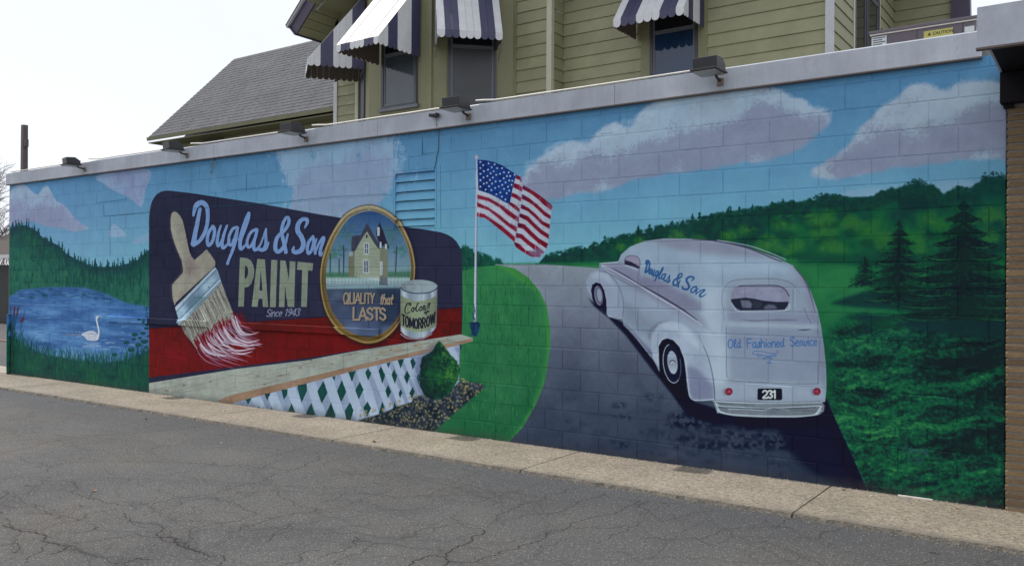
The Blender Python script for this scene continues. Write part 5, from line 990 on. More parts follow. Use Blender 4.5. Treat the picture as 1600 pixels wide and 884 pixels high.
for P, w_ in [([(0, 432), (150, 400), (330, 370), (600, 345), (810, 320)], .007), ([(0, 250), (120, 232), (230, 225)], .006), ([(60, 440), (110, 465), (170, 470), (200, 490), (190, 505), (60, 525), (0, 540)], .007),
              ([(200, 490), (270, 470), (440, 460)], .004), ([(0, 615), (20, 600), (10, 580)], .01), ([(160, 540), (250, 540), (300, 550), (290, 590), (380, 615), (430, 630), (540, 640), (700, 610), (850, 595), (1040, 545), (1100, 515), (1285, 440)], .009),
              ([(430, 630), (540, 655), (720, 640), (850, 605)], .006), ([(850, 605), (880, 620), (970, 650), (1025, 680), (980, 690), (700, 740)], .007), ([(1000, 455), (1150, 430), (1240, 400)], .005), ([(1030, 500), (1060, 480), (1180, 445), (1285, 420)], .005),
              ([(10, 720), (60, 735), (140, 745), (200, 790), (240, 800), (290, 800), (230, 830), (200, 835)], .016), ([(200, 790), (180, 800), (100, 870)], .009), ([(0, 640), (60, 650), (150, 640), (250, 680), (320, 700), (470, 655)], .008), ([(320, 700), (160, 740), (60, 735)], .006),
              ([(500, 670), (600, 710), (650, 720), (640, 770), (700, 790), (780, 820), (900, 840), (880, 884)], .010), ([(640, 770), (550, 755), (430, 770), (300, 790)], .008), ([(640, 770), (690, 765), (740, 805), (800, 830)], .017), ([(500, 870), (560, 850), (600, 855)], .014),
              ([(770, 735), (760, 740), (775, 775), (740, 800)], .006), ([(1285, 655), (1100, 690), (1040, 710), (920, 750)], .010), ([(1160, 710), (1090, 775), (1060, 785)], .008), ([(1160, 715), (1285, 700)], .006), ([(1285, 820), (1200, 840), (1120, 884)], .009),
              ([(0, 680), (40, 700), (60, 735)], .008), ([(340, 745), (380, 735), (400, 725)], .012), ([(370, 585), (365, 600), (370, 620)], .006), ([(130, 600), (110, 560), (160, 560), (165, 545)], .006), ([(980, 760), (930, 770), (870, 800)], .005),
              ([(300, 800), (330, 830), (420, 850), (520, 884)], .007), ([(0, 800), (60, 790), (80, 810), (60, 830)], .009), ([(400, 700), (470, 690), (520, 700), (600, 730)], .006), ([(60, 600), (180, 640), (240, 660)], .005)]: crack_line(cA(P), w_)
for P, w_ in [([(0, 610), (100, 600), (200, 560), (330, 505)], .006), ([(0, 575), (90, 550), (110, 520)], .005), ([(0, 840), (160, 760), (190, 755), (170, 740)], .009), ([(160, 755), (270, 770), (430, 790), (600, 805)], .007), ([(270, 772), (200, 820), (60, 870)], .007), ([(360, 750), (440, 740), (500, 700), (620, 680)], .007),
              ([(795, 705), (790, 730), (720, 770), (640, 800), (610, 825), (625, 860), (600, 884)], .013), ([(810, 690), (860, 640), (960, 600), (1050, 570), (1180, 530), (1270, 500)], .007), ([(790, 595), (880, 560), (980, 510), (1060, 480)], .006), ([(640, 480), (700, 450), (790, 420)], .006),
              ([(440, 550), (560, 520), (680, 500), (760, 470)], .005), ([(430, 882), (500, 840), (530, 830), (600, 835)], .013), ([(760, 860), (860, 825), (960, 800), (1060, 760), (1100, 720), (1180, 700)], .010), ([(1100, 640), (1200, 600), (1300, 560), (1390, 530)], .008),
              ([(1090, 730), (1220, 680), (1350, 640), (1480, 600), (1550, 560)], .009), ([(1350, 770), (1450, 720), (1556, 680)], .007), ([(780, 770), (900, 765), (1050, 740), (1100, 730)], .005), ([(690, 570), (780, 570), (880, 540)], .004), ([(20, 395), (150, 350), (230, 335)], .005), ([(0, 480), (130, 445), (380, 430), (560, 460)], .004),
              ([(625, 860), (700, 865), (760, 860)], .009), ([(640, 650), (700, 690), (790, 705)], .005), ([(890, 690), (960, 650), (1100, 630)], .006), ([(1230, 700), (1330, 690), (1480, 690)], .005), ([(330, 360), (440, 340), (600, 345)], .004)]: crack_line(cB(P), w_)
for P, w_ in [([(0, 530), (100, 540), (240, 530), (300, 560)], .006), ([(0, 400), (60, 375)], .005), ([(0, 440), (100, 400), (180, 385)], .005), ([(560, 495), (600, 470), (640, 450)], .006), ([(470, 485), (520, 455)], .005), ([(750, 530), (800, 505), (850, 495)], .007), ([(320, 555), (380, 530), (500, 530), (620, 540), (750, 532)], .005), ([(240, 540), (330, 500), (470, 490), (640, 490)], .004), ([(100, 470), (200, 440), (300, 410)], .005)]: crack_line(cC(P), w_)
for _ in range(650):   # fine alligator cracking, denser towards the camera's lower left
    x = gr.uniform(-20, 0); y = gr.uniform(-5.3, -1.4); 
    if gr.random() > .25 + .75 * np.clip((-1.8 - y) / 2.2, 0, 1): continue
    a = gr.uniform(-.35, .35) + (math.pi / 2 if gr.random() < .35 else 0); L = gr.uniform(.15, .7); crack_line([(x, y), (x + L * math.cos(a), y + L * math.sin(a) * .8)], .003, .18, 4, gr.uniform(.35, .8))
for _ in range(210):
    x = gr.uniform(-19, -.5); y = gr.uniform(-5.2, -1.25); a = gr.choice([0.02, .55, 1.1, -.5]) + gr.normal() * .22; P_ = [(x, y)]
    for _q in range(int(gr.integers(3, 8))): a += gr.normal() * .35; x += .32 * math.cos(a); y += .26 * math.sin(a); P_.append((x, y))
    if y < -1.2: crack_line(P_, gr.uniform(.003, .0055), .16, 4, gr.uniform(.45, .9))
for _ in range(130): x = gr.uniform(-18, 0); y = gr.uniform(-5, -1.2); crack_line([(x, y), (x + gr.uniform(.01, .05), y)], gr.uniform(.01, .022), .3, 2, .8)
halo = np.clip(blur(crack, 9, 5) * 2.2, 0, 1); coarse = np.clip(blur(crack, 70, 35) * 5, 0, 1)
crack_img = to_image('asphalt_cracks', np.stack([crack, halo, coarse], -1))
def asphalt(name, use_cracks=True):
    t = NT(name); geo = t.n('ShaderNodeNewGeometry'); p = geo.outputs['Position']
    c = t.ramp(t.noise(p, .7, 6, .65), [(.3, (.072, .073, .076)), (.7, (.104, .103, .102))])
    c = t.mix(c, (.112, .100, .086), t.ramp(t.noise(p, .42, 7, .65), [(.50, (0, 0, 0)), (.68, (.75, .75, .75))]))
    c = t.mix(c, (.050, .051, .055), t.ramp(t.noise(t.pos((1, 1, 1), (7, 3, 0)), .55, 8, .7), [(.55, (0, 0, 0)), (.72, (.7, .7, .7))]))
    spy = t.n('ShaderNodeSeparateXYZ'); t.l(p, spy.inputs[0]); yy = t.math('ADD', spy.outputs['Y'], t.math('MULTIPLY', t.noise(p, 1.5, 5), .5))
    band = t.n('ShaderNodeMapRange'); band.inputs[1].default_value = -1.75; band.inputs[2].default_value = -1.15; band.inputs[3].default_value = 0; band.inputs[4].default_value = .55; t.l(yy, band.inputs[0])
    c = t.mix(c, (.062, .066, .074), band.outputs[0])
    g = t.noise(p, 95, 4, .85); g2 = t.noise(p, 38, 5, .8)
    c = t.mix(c, t.ramp(g, [(.3, (.35, .35, .36)), (.5, (1, 1, 1)), (.66, (2.0, 1.97, 1.9))]), .9, 'MULTIPLY'); c = t.mix(c, t.ramp(g2, [(.32, (.62, .62, .62)), (.5, (1, 1, 1)), (.68, (1.4, 1.38, 1.34))]), .8, 'MULTIPLY')
    vv = t.n('ShaderNodeTexVoronoi'); vv.inputs['Scale'].default_value = 48; t.l(p, vv.inputs['Vector'])
    c = t.mix(c, (.40, .38, .34), t.ramp(vv.outputs['Distance'], [(.10, (.75, .75, .75)), (.24, (0, 0, 0))]))
    hgt = g
    if use_cracks:
        sp = t.n('ShaderNodeSeparateXYZ'); t.l(p, sp.inputs[0]); cb = t.n('ShaderNodeCombineXYZ')
        t.l(t.math('DIVIDE', t.math('SUBTRACT', sp.outputs['X'], GX0), GX1 - GX0), cb.inputs[0]); t.l(t.math('DIVIDE', t.math('SUBTRACT', sp.outputs['Y'], GY0), GY1 - GY0), cb.inputs[1])
        im = t.n('ShaderNodeTexImage'); im.image = crack_img; im.image.colorspace_settings.name = 'sRGB'; im.extension = 'CLIP'; t.l(cb.outputs[0], im.inputs[0])
        ch = t.n('ShaderNodeSeparateColor'); t.l(im.outputs[0], ch.inputs[0])
        c = t.mix(c, (.62, .60, .60), t.math('MULTIPLY', ch.outputs[1], .5), 'MULTIPLY'); c = t.mix(c, (.78, .76, .75), t.math('MULTIPLY', ch.outputs[2], .6), 'MULTIPLY')
        c = t.mix(c, (.010, .009, .009), t.math('MULTIPLY', ch.outputs[0], .95))
        nb = t.bump(ch.outputs[0], -1.0, .006)
    else: nb = None
    nm = t.bump(hgt, .7, .006, nb)
    return t.done(c, .85, nm, spec=.3)
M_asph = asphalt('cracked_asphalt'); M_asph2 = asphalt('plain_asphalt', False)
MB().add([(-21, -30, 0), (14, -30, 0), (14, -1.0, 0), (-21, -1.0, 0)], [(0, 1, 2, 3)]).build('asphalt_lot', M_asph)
tag(bpy.data.objects['asphalt_lot'], 'cracked grey asphalt lot in front of the mural', kind='structure')
MB().add([(-900, -900, -.02), (900, -900, -.02), (900, 900, -.02), (-900, 900, -.02)], [(0, 1, 2, 3)]).build('ground', M_asph2); tag(bpy.data.objects['ground'], kind='structure')
def aggregate_mat():
    t = NT('exposed_aggregate_concrete'); p = t.pos()
    c = t.ramp(t.noise(p, 1.6, 6, .6), [(.3, (.215, .192, .158)), (.7, (.305, .272, .222))])
    v1 = t.n('ShaderNodeTexVoronoi'); v1.inputs['Scale'].default_value = 62; t.l(p, v1.inputs['Vector'])
    c = t.mix(c, t.ramp(t.noise(p, 75, 4, .8), [(.32, (.42, .40, .38)), (.5, (1, 1, 1)), (.66, (1.5, 1.46, 1.38))]), .85, 'MULTIPLY')
    hs = t.n('ShaderNodeSeparateColor'); t.l(v1.outputs['Color'], hs.inputs[0])
    c = t.mix(c, t.ramp(hs.outputs[0], [(.1, (.5, .44, .38)), (.5, (1, 1, 1)), (.95, (1.5, 1.45, 1.4))]), .6, 'MULTIPLY')
    c = t.mix(c, (.10, .09, .08), t.ramp(t.noise(p, 2.3, 9, .75), [(.6, (0, 0, 0)), (.78, (.5, .5, .5))]))
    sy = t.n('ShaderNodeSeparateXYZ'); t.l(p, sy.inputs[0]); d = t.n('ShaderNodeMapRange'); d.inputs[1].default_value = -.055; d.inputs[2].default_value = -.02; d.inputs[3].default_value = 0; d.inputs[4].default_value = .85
    t.l(t.math('ADD', sy.outputs['Y'], t.math('MULTIPLY', t.math('SUBTRACT', t.noise(p, 14, 6, .7), .5), .07)), d.inputs[0]); c = t.mix(c, (.045, .04, .035), d.outputs[0])  # dark gap and shadow line at the wall foot, painted into the colour
    e = t.n('ShaderNodeMapRange'); e.inputs[1].default_value = -.93; e.inputs[2].default_value = -1.06; e.inputs[3].default_value = 0; e.inputs[4].default_value = .75
    t.l(t.math('ADD', sy.outputs['Y'], t.math('MULTIPLY', t.math('SUBTRACT', t.noise(p, 5, 7, .75), .5), .3)), e.inputs[0]); c = t.mix(c, (.12, .108, .092), e.outputs[0])
    return t.done(c, .9, t.bump(v1.outputs['Distance'], .8, .006))
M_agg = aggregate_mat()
walk = empty('sidewalk', (-8, -.5, 0)); tag(walk, 'strip of exposed aggregate concrete along the foot of the mural wall', kind='structure')
jx = [-1.825 - 2.345 * k for k in range(8)]; jx = [3.0, .52] + jx
for a, b in zip(jx[1:], jx[:-1]):
    n = 40; r_ = random.Random(int(a * 50)); base = .985 if b > -14 else 1.0
    front = [(a + .006 + (b - a - .012) * k / n, -(1.03 + .05 * math.exp((a + (b - a) * k / n) / 3) + r_.gauss(0, .007)), 0) for k in range(n + 1)]
    pts = [(a + .006, -.012, 0)] + front + [(b - .006, -.012, 0)]
    top = [(x, y + (.012 if 0 < i < len(pts) - 1 else 0), .028 + r_.uniform(-.001, .001)) for i, (x, y, z) in enumerate(pts)]
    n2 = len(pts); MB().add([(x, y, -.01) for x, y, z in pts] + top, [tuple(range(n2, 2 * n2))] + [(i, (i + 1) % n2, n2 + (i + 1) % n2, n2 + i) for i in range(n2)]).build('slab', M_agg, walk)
# what lies beyond the left end of the wall
M_conc = varied('pale_concrete', (.36, .33, .27), .15, 5, rough=.9, bump=.4)
M_redp = varied('faded_red_line', (.16, .09, .08), .2, 8, rough=.85)
MB().add([(-30, -1.9, .016), (-18.3, -1.9, .016), (-15.8, -.05, .016), (-15.8, .55, .016), (-30, .9, .016)], [(0, 1, 2, 3, 4)]).build('concrete_apron', M_conc); tag(bpy.data.objects['concrete_apron'], kind='structure')
MB().box(-40, -17, 3.95, 4.2, -.01, .004).build('painted_line', M_redp); tag(bpy.data.objects['painted_line'], 'faded red stripe across the alley behind the wall end', kind='structure')
# crumbs and leaves
M_crumb = varied('pale_grit', (.38, .35, .3), .3, 60, rough=.9)
crumbs = MB(); rc = random.Random(5)
for _ in range(900):
    x = rc.uniform(-17, .4); y = -(1.03 + .05 * math.exp(x / 3)) - abs(rc.gauss(0, .03)) + .005; s = rc.uniform(.003, .011) * (1.4 if rc.random() < .08 else 1); a = rc.uniform(0, 3)
    crumbs.add([(x + s * math.cos(a), y + s * math.sin(a), .001), (x - s * math.sin(a), y + s * math.cos(a), .001), (x - s * .8, y - s * .6, .001), (x, y, s * .9)], [(0, 1, 3), (1, 2, 3), (2, 0, 3), (2, 1, 0)])
for _ in range(500):
    x = rc.uniform(-16, -.6); y = -abs(rc.gauss(0, .02)) - .02; s = rc.uniform(.003, .009)
    crumbs.add([(x + s, y, .028), (x - s * .5, y + s, .028), (x - s * .8, y - s * .6, .028), (x, y, .028 + s)], [(0, 1, 3), (1, 2, 3), (2, 0, 3), (2, 1, 0)])
crumbs.build('grit', M_crumb); tag(bpy.data.objects['grit'], 'loose pale grit along the edges of the concrete strip', kind='stuff')
M_leaf = varied('dry_leaf', (.30, .17, .09), .3, 40, rough=.8); M_scrap = varied('white_scrap', (.7, .68, .64), .1, 40)
for k, (px, py, s, pal, lb) in enumerate([(228, 655, .05, 0, 'dry curled brown leaf on the asphalt below the wooden board painting'), (150, 603, .03, 1, 'white paper scrap on the concrete under the pond painting'), (147, 635, .035, 1, 'white scrap at the asphalt edge left of the sign painting'), (190, 627, .03, 1, 'pale chip on the concrete below the swan side of the mural'), (438, 645, .04, 1, 'pale chip beside the lattice painting at the wall foot'), (346, 692, .03, 1, 'small pale pebble at the curb edge under the lattice start'), (345, 692, .02, 1, None),
        (585, 690, .07, 0, 'thin brown twig piece on the concrete slab below the flower bed painting'), (775, 709, .03, 0, 'small brown leaf on the slab below the lawn painting'), (698, 722, .025, 0, 'orange brown chip at the curb edge under the lawn painting'), (1318, 765, .035, 0, 'brown leaf tucked at the wall foot under the road painting'), (1360, 775, .03, 1, 'white scrap at the wall foot under the dark grass painting'), (148, 767, .05, 0, 'dark dry leaf lying alone in the cracked asphalt at left'), (252, 656, .03, 0, 'tiny brown leaf next to the curled leaf on asphalt'), (508, 727, .03, 0, 'orange leaf on asphalt left of a slab joint'), (1495, 794, .05, 0, 'brown leaf at the wall foot near the brick end')]):
    if lb is None: continue
    zz = .029 if (py < 700 and px > 450 or px in (150, 190, 438, 775, 1318, 1360, 1495)) else .001
    x, y = world_on_ground(px, py, zz); a = rc.uniform(0, 3); q = MB(); nn = 7
    ring = [(x + s * .5 * math.cos(a + i * 6.283 / nn) * rc.uniform(.6, 1.1), y + s * .35 * math.sin(a + i * 6.283 / nn) * rc.uniform(.6, 1.1), zz + rc.uniform(.001, s * .3)) for i in range(nn)]
    q.add(ring + [(x, y, zz + .001)], [(i, (i + 1) % nn, nn) for i in range(nn)]); o = q.build('scrap' if pal else 'leaf', M_scrap if pal else M_leaf); tag(o, lb, 'scrap' if pal else 'leaf', 'litter on the ground')
MB().box(-1.32, -1.08, -.052, -.030, .028, .036).build('white_rod', M_scrap); tag(bpy.data.objects['white_rod'], 'thin white strip lying at the wall foot near the brick end', 'strip')

# ---------------------------------------------------------------- the house behind
def siding_mat(name, a, b):
    t = NT(name); p = t.pos(); oi = t.n('ShaderNodeObjectInfo')
    c = t.mix(a, b, oi.outputs['Random']); c = t.mix(c, t.ramp(t.noise(p, 2.5, 7, .7), [(.3, (.8, .8, .78)), (.7, (1.08, 1.08, 1.08))]), .9, 'MULTIPLY')
    return t.done(c, .6, t.bump(t.noise(p, 30, 4), .15, .003))
M_sid = siding_mat('yellow_green_siding', (.265, .265, .158), (.30, .298, .180)); M_trim = varied('olive_trim', (.21, .21, .118), .06, 3); M_white = varied('white_corner_board', (.50, .52, .54), .06, 4); M_cream = varied('cream_trim', (.50, .50, .38), .06, 4)
M_purp = varied('plum_paint', (.050, .036, .075), .1, 4, rough=.45); M_wframe = varied('dark_window_frame', (.055, .058, .075), .1, 6, rough=.4); M_wframe2 = varied('grey_storm_frame', (.13, .145, .165), .1, 6, rough=.4)
def glass_mat(name, c, rough=.06):
    t = NT(name); p = t.pos(); t.done(t.ramp(t.noise(p, 2.0, 3), [(.3, tuple(v * .8 for v in c)), (.7, tuple(v * 1.2 for v in c))]), rough, None, spec=.7); return t.m
M_glass = glass_mat('dark_window_glass', (.012, .014, .018)); M_glassB = glass_mat('curtained_glass', (.055, .07, .085), .08); M_glassE = glass_mat('painted_sky_reflection_glass', (.012, .035, .085), .05); M_screen = glass_mat('insect_screen', (.045, .05, .058), .5); M_curt = varied('pale_curtain', (.16, .18, .19), .15, 8, stretch=(12, 12, 1))  # the blue glass carries a sky reflection painted into its base colour
house = empty('yellow_house', (-8, 6, 0), 'yellow green clapboard house with a bay window behind the block building', 'house')
ZB, ZTOP = 3.9, 7.6
def wall_panel(x0, y0, x1, y1, za=0, zb=ZTOP, name='wall', mat=None):
    d = Vector((x1 - x0, y1 - y0, 0)); n = Vector((d.y, -d.x, 0)).normalized() * -1
    MB().hexa([(x0, y0, za), (x1, y1, za), (x1, y1, zb), (x0, y0, zb)], [(x0 + n.x * .15, y0 + n.y * .15, za), (x1 + n.x * .15, y1 + n.y * .15, za), (x1 + n.x * .15, y1 + n.y * .15, zb), (x0 + n.x * .15, y0 + n.y * .15, zb)]).build(name, mat or M_trim, house)
def boards(x0, y0, x1, y1, za, zb, holes=(), phase=.0, mat=None, h=.1985):
    """clapboards on the face from (x0,y0) to (x1,y1), outward normal to the right of that direction; holes = (s0,s1,z0,z1)"""
    d = Vector((x1 - x0, y1 - y0, 0)); L = d.length; d.normalize(); n = Vector((d.y, -d.x, 0))
    z = za + phase
    while z < zb - .02:
        z1 = min(z + h - .004, zb); cuts = [(0, L)]
        for s0, s1, h0, h1 in holes:
            if z1 > h0 and z < h1:
                nc = []
                for a, b in cuts:
                    if b <= s0 or a >= s1: nc.append((a, b))
                    else:
                        if a < s0: nc.append((a, s0))
                        if b > s1: nc.append((s1, b))
                cuts = nc
        for a, b in cuts:
            if b - a < .03: continue
            P = lambda s, o, q: (x0 + d.x * s + n.x * o, y0 + d.y * s + n.y * o, q)
            MB().hexa([P(a, .002, z), P(b, .002, z), P(b, .002, z1), P(a, .002, z1)], [P(a, .024, z), P(b, .024, z), P(b, .006, z1), P(a, .006, z1)]).build('siding_board', mat or M_sid, house)
        z += h
def window(x0, y0, x1, y1, s0, s1, z0, z1, rail_z, curtain=None, screen=False, name='window', fr=.05, low=None):
    """sash window let into the face (x0,y0)->(x1,y1)"""
    d = Vector((x1 - x0, y1 - y0, 0)).normalized(); n = Vector((d.y, -d.x, 0))
    w = empty(name, (0, 0, 0)); w.parent = house; c = Vector((x0, y0, 0)) + d * ((s0 + s1) / 2); w.location = Vector((c.x, c.y, z0)) - house.location
    def bx(a, b, o0, o1, q0, q1):
        P = lambda s, o, q: (x0 + d.x * s + n.x * o, y0 + d.y * s + n.y * o, q)
        return MB().hexa([P(a, o0, q0), P(b, o0, q0), P(b, o0, q1), P(a, o0, q1)], [P(a, o1, q0), P(b, o1, q0), P(b, o1, q1), P(a, o1, q1)])
    for a in ((s0, s0 + fr, z0, z1), (s1 - fr, s1, z0, z1), (s0 + fr, s1 - fr, z1 - fr, z1), (s0 + fr, s1 - fr, z0, z0 + fr)): bx(a[0], a[1], .003, .035, a[2], a[3]).build('frame', M_wframe2 if curtain else M_wframe, w)
    a, b = s0 + fr, s1 - fr; f = .03
    for q0, q1, o in ((z0 + fr, rail_z, .006), (rail_z, z1 - fr, .012)):
        for e in ((a, a + f, q0, q1), (b - f, b, q0, q1), (a + f, b - f, q0, q0 + f), (a + f, b - f, q1 - f, q1)): bx(e[0], e[1], o, o + .014, e[2], e[3]).build('sash', M_wframe2, w)
        bx(a + f, b - f, o - .004, o + .003, q0 + f, q1 - f).build('pane', (low or (M_screen if screen else M_glass)) if q0 < rail_z - .05 else M_glass, w)
    if curtain: bx(a + f + .06, b - f - .04, -.008, .0, z0 + fr + f, rail_z - .25).build('curtain', M_curt, w)
    bx(s0 - .05, s1 + .05, .003, .07, z0 - .05, z0).build('sill', M_wframe2, w)
# E: main wall
YE, YD, YB = 5.3, 4.93, 3.89
wall_panel(-7.68, YE, -3.24, YE)
e_off = 3.9 + (5.492 - 3.9) % .1985
boards(-7.66, YE, -3.30, YE, 3.9, ZTOP, [(7.66 - 6.02 - .17, 7.66 - 5.23 + .17, 0, 9)], phase=(5.492 - 3.9) % .1985 - .1985)
window(-7.66, YE, -3.3, YE, 7.66 - 6.03, 7.66 - 5.22, 4.2, 6.35, 5.66, low=M_glassE)
for a, b in ((-6.19, -6.035), (-5.215, -5.06)): B(a, b, YE - .028, YE, ZB, ZTOP).build('window_casing', M_trim, house)
B(-6.19, -5.06, YE - .03, YE, 6.36, 6.5).build('window_casing', M_trim, house)
B(-3.30, -3.20, YE - .04, YE + .06, ZB, ZTOP).build('corner_board', M_white, house)
# right side wall
wall_panel(-3.24, YE, -3.24, 9.65)
boards(-3.24, YE + .06, -3.24, 9.65, 3.9, ZTOP, [(1.25, 3.06, 0, 9)], phase=(5.492 - 3.9) % .1985 - .1985)
window(-3.24, YE, -3.24, 9.65, 1.33, 2.12, 4.3, 7.2, 6.4); window(-3.24, YE, -3.24, 9.65, 2.16, 3.0, 4.3, 7.2, 6.4)
for a, b in ((YE + 1.24, YE + 1.325), (YE + 3.005, YE + 3.08)): B(-3.24, -3.21, a, b, ZB, ZTOP).build('window_casing', M_cream, house)
# rear wing seen past the corner
wall_panel(-3.24, 9.65, -2.2, 9.65)
boards(-3.24, 9.64, -2.28, 9.64, 3.9, ZTOP)
MB().hexa([(-2.28, 9.55, 3.9), (-1.93, 9.55, 3.9), (-2.03, 9.55, 8.), (-2.30, 9.55, 8.)], [(-2.28, 9.75, 3.9), (-1.93, 9.75, 3.9), (-2.03, 9.75, 8.), (-2.30, 9.75, 8.)]).build('corner_board', M_purp, house)
MB().box(-3.24, -2.0, 8.9, 9.6, 7.5, 7.62).build('eave', M_purp, house)
# D: short wall with siding right of the bay, and return
wall_panel(-8.42, YD, -7.68, YD)
boards(-8.38, YD, -7.76, YD, 3.9, ZTOP, phase=(5.492 - 3.9) % .1985 - .1985 + .03)
B(-7.76, -7.66, YD - .035, YD + .05, ZB, ZTOP).build('corner_board', M_cream, house)
boards(-7.68, YD + .05, -7.68, YE, 3.9, ZTOP, phase=(5.492 - 3.9) % .1985 - .1985)
# bay: B front, C right facet, A left facet
bx0, bx1 = -10.90, -9.46
wall_panel(bx0, YB, bx1, YB); window(bx0, YB, bx1, YB, .33, 1.16, 4.72, 6.45, 5.66, low=M_glassB)
wall_panel(bx1, YB, -8.42, YD); L45 = math.hypot(1.04, 1.04); window(bx1, YB, -8.42, YD, .30, 1.135, 4.62, 6.45, 5.70, curtain=False, screen=True)
wall_panel(-12.2, YD, bx0, YB); window(-12.2, YD, bx0, YB, .25, 1.1, 4.62, 6.45, 5.68, screen=True)
B(-9.50, -9.42, YB - .02, YB + .05, ZB, ZTOP).build('corner_board', M_trim, house)
B(-8.46, -8.38, YD - .03, YD + .04, ZB, ZTOP).build('corner_board', M_trim, house)
# end wall left of the bay
wall_panel(-12.9, YD, -12.2, YD); boards(-12.8, YD, -12.28, YD, 3.9, ZTOP, phase=.13)
B(-12.9, -12.8, YD - .035, YD + .1, ZB, 5.72).build('corner_board', M_white, house); B(-12.28, -12.2, YD - .04, YD + .02, ZB, 5.72).build('corner_board', M_cream, house)
wall_panel(-12.9, 9, -12.9, YD)
MB().box(-12.8, -3.4, 9, 9.2, 0, ZTOP).build('rear_wall', M_trim, house)
# gable rake: plum fascia and boarded olive soffit running up to the right
rk0, rk1 = Vector((-13.38, 0, 6.74)), Vector((-11.75, 0, 8.30)); dr = (rk1 - rk0).normalized(); nr = Vector((-dr.z, 0, dr.x))
def rk(s, h, y): v = rk0 + dr * s + nr * h; return (v.x, y, v.z)
LR = 9.0
M_shing = None
def shingle_mat():
    t = NT('grey_asphalt_shingles'); p = t.pos(); c = t.ramp(t.noise(p, 1.2, 6, .6), [(.3, (.066, .069, .080)), (.7, (.102, .105, .117))])
    c = t.mix(c, t.ramp(t.noise(t.pos((7, 3, 22)), 1.6, 3, .8), [(.35, (.55, .55, .58)), (.5, (1, 1, 1)), (.68, (1.45, 1.45, 1.42))]), .9, 'MULTIPLY'); c = t.mix(c, t.ramp(t.noise(p, 120, 3, .8), [(.3, (.7, .7, .7)), (.7, (1.3, 1.3, 1.3))]), .8, 'MULTIPLY')
    return t.done(c, .9, t.bump(t.noise(p, 90, 3), .5, .006))
M_shing = shingle_mat()
MB().prism([rk(-.05, .05, 4.15), rk(LR, .05, 4.15), rk(LR, .12, 4.15), rk(-.05, .12, 4.15)], (0, 5, 0)).build('roof', M_shing, house)
MB().prism([rk(-.03, -.22, 4.2), rk(LR, -.22, 4.2), rk(LR, .046, 4.2), rk(-.03, .046, 4.2)], (0, .03, 0)).build('rake_board', M_purp, house)
MB().prism([rk(-.06, .046, 4.14), rk(LR, .046, 4.14), rk(LR, .066, 4.14), rk(-.06, .066, 4.14)], (0, .1, 0)).build('drip_trim', M_white, house)
MB().prism([rk(-.03, .046, 4.17), rk(-.03, -.22, 4.17), rk(-.003, -.22, 4.17), rk(-.003, .046, 4.17)], (0, 4.9, 0)).build('eave_board', M_purp, house)
k = 0
while k * .19 < 4: 
    MB().prism([rk(k * .19 + .003, -.20, 4.235), rk(k * .19 + .184, -.20, 4.235), rk(k * .19 + .184, -.175, 4.235), rk(k * .19 + .003, -.175, 4.235)], (0, .9, 0)).build('soffit_board', M_sid, house); k += 1
MB().tube([(-12.5, 4.10, 6.9), (-12.35, 4.12, 7.05), (-12.3, 4.15, 7.6)], .035, 10).build('downpipe', M_white, house, smooth=True)
MB().prism([(-12.6, 3.75, 7.05), (-9.3, 3.75, 7.05), (-8.3, 4.75, 7.05), (-8.3, 5, 7.05), (-12.6, 5, 7.05)], (0, 0, .18)).build('bay_cornice', M_trim, house)
MB().prism([(-8.3, 4.3, 7.3), (-3.0, 4.7, 7.3), (-3.0, 9.6, 7.3), (-8.3, 9.6, 7.3)], (0, 0, .15)).build('eave', M_purp, house)

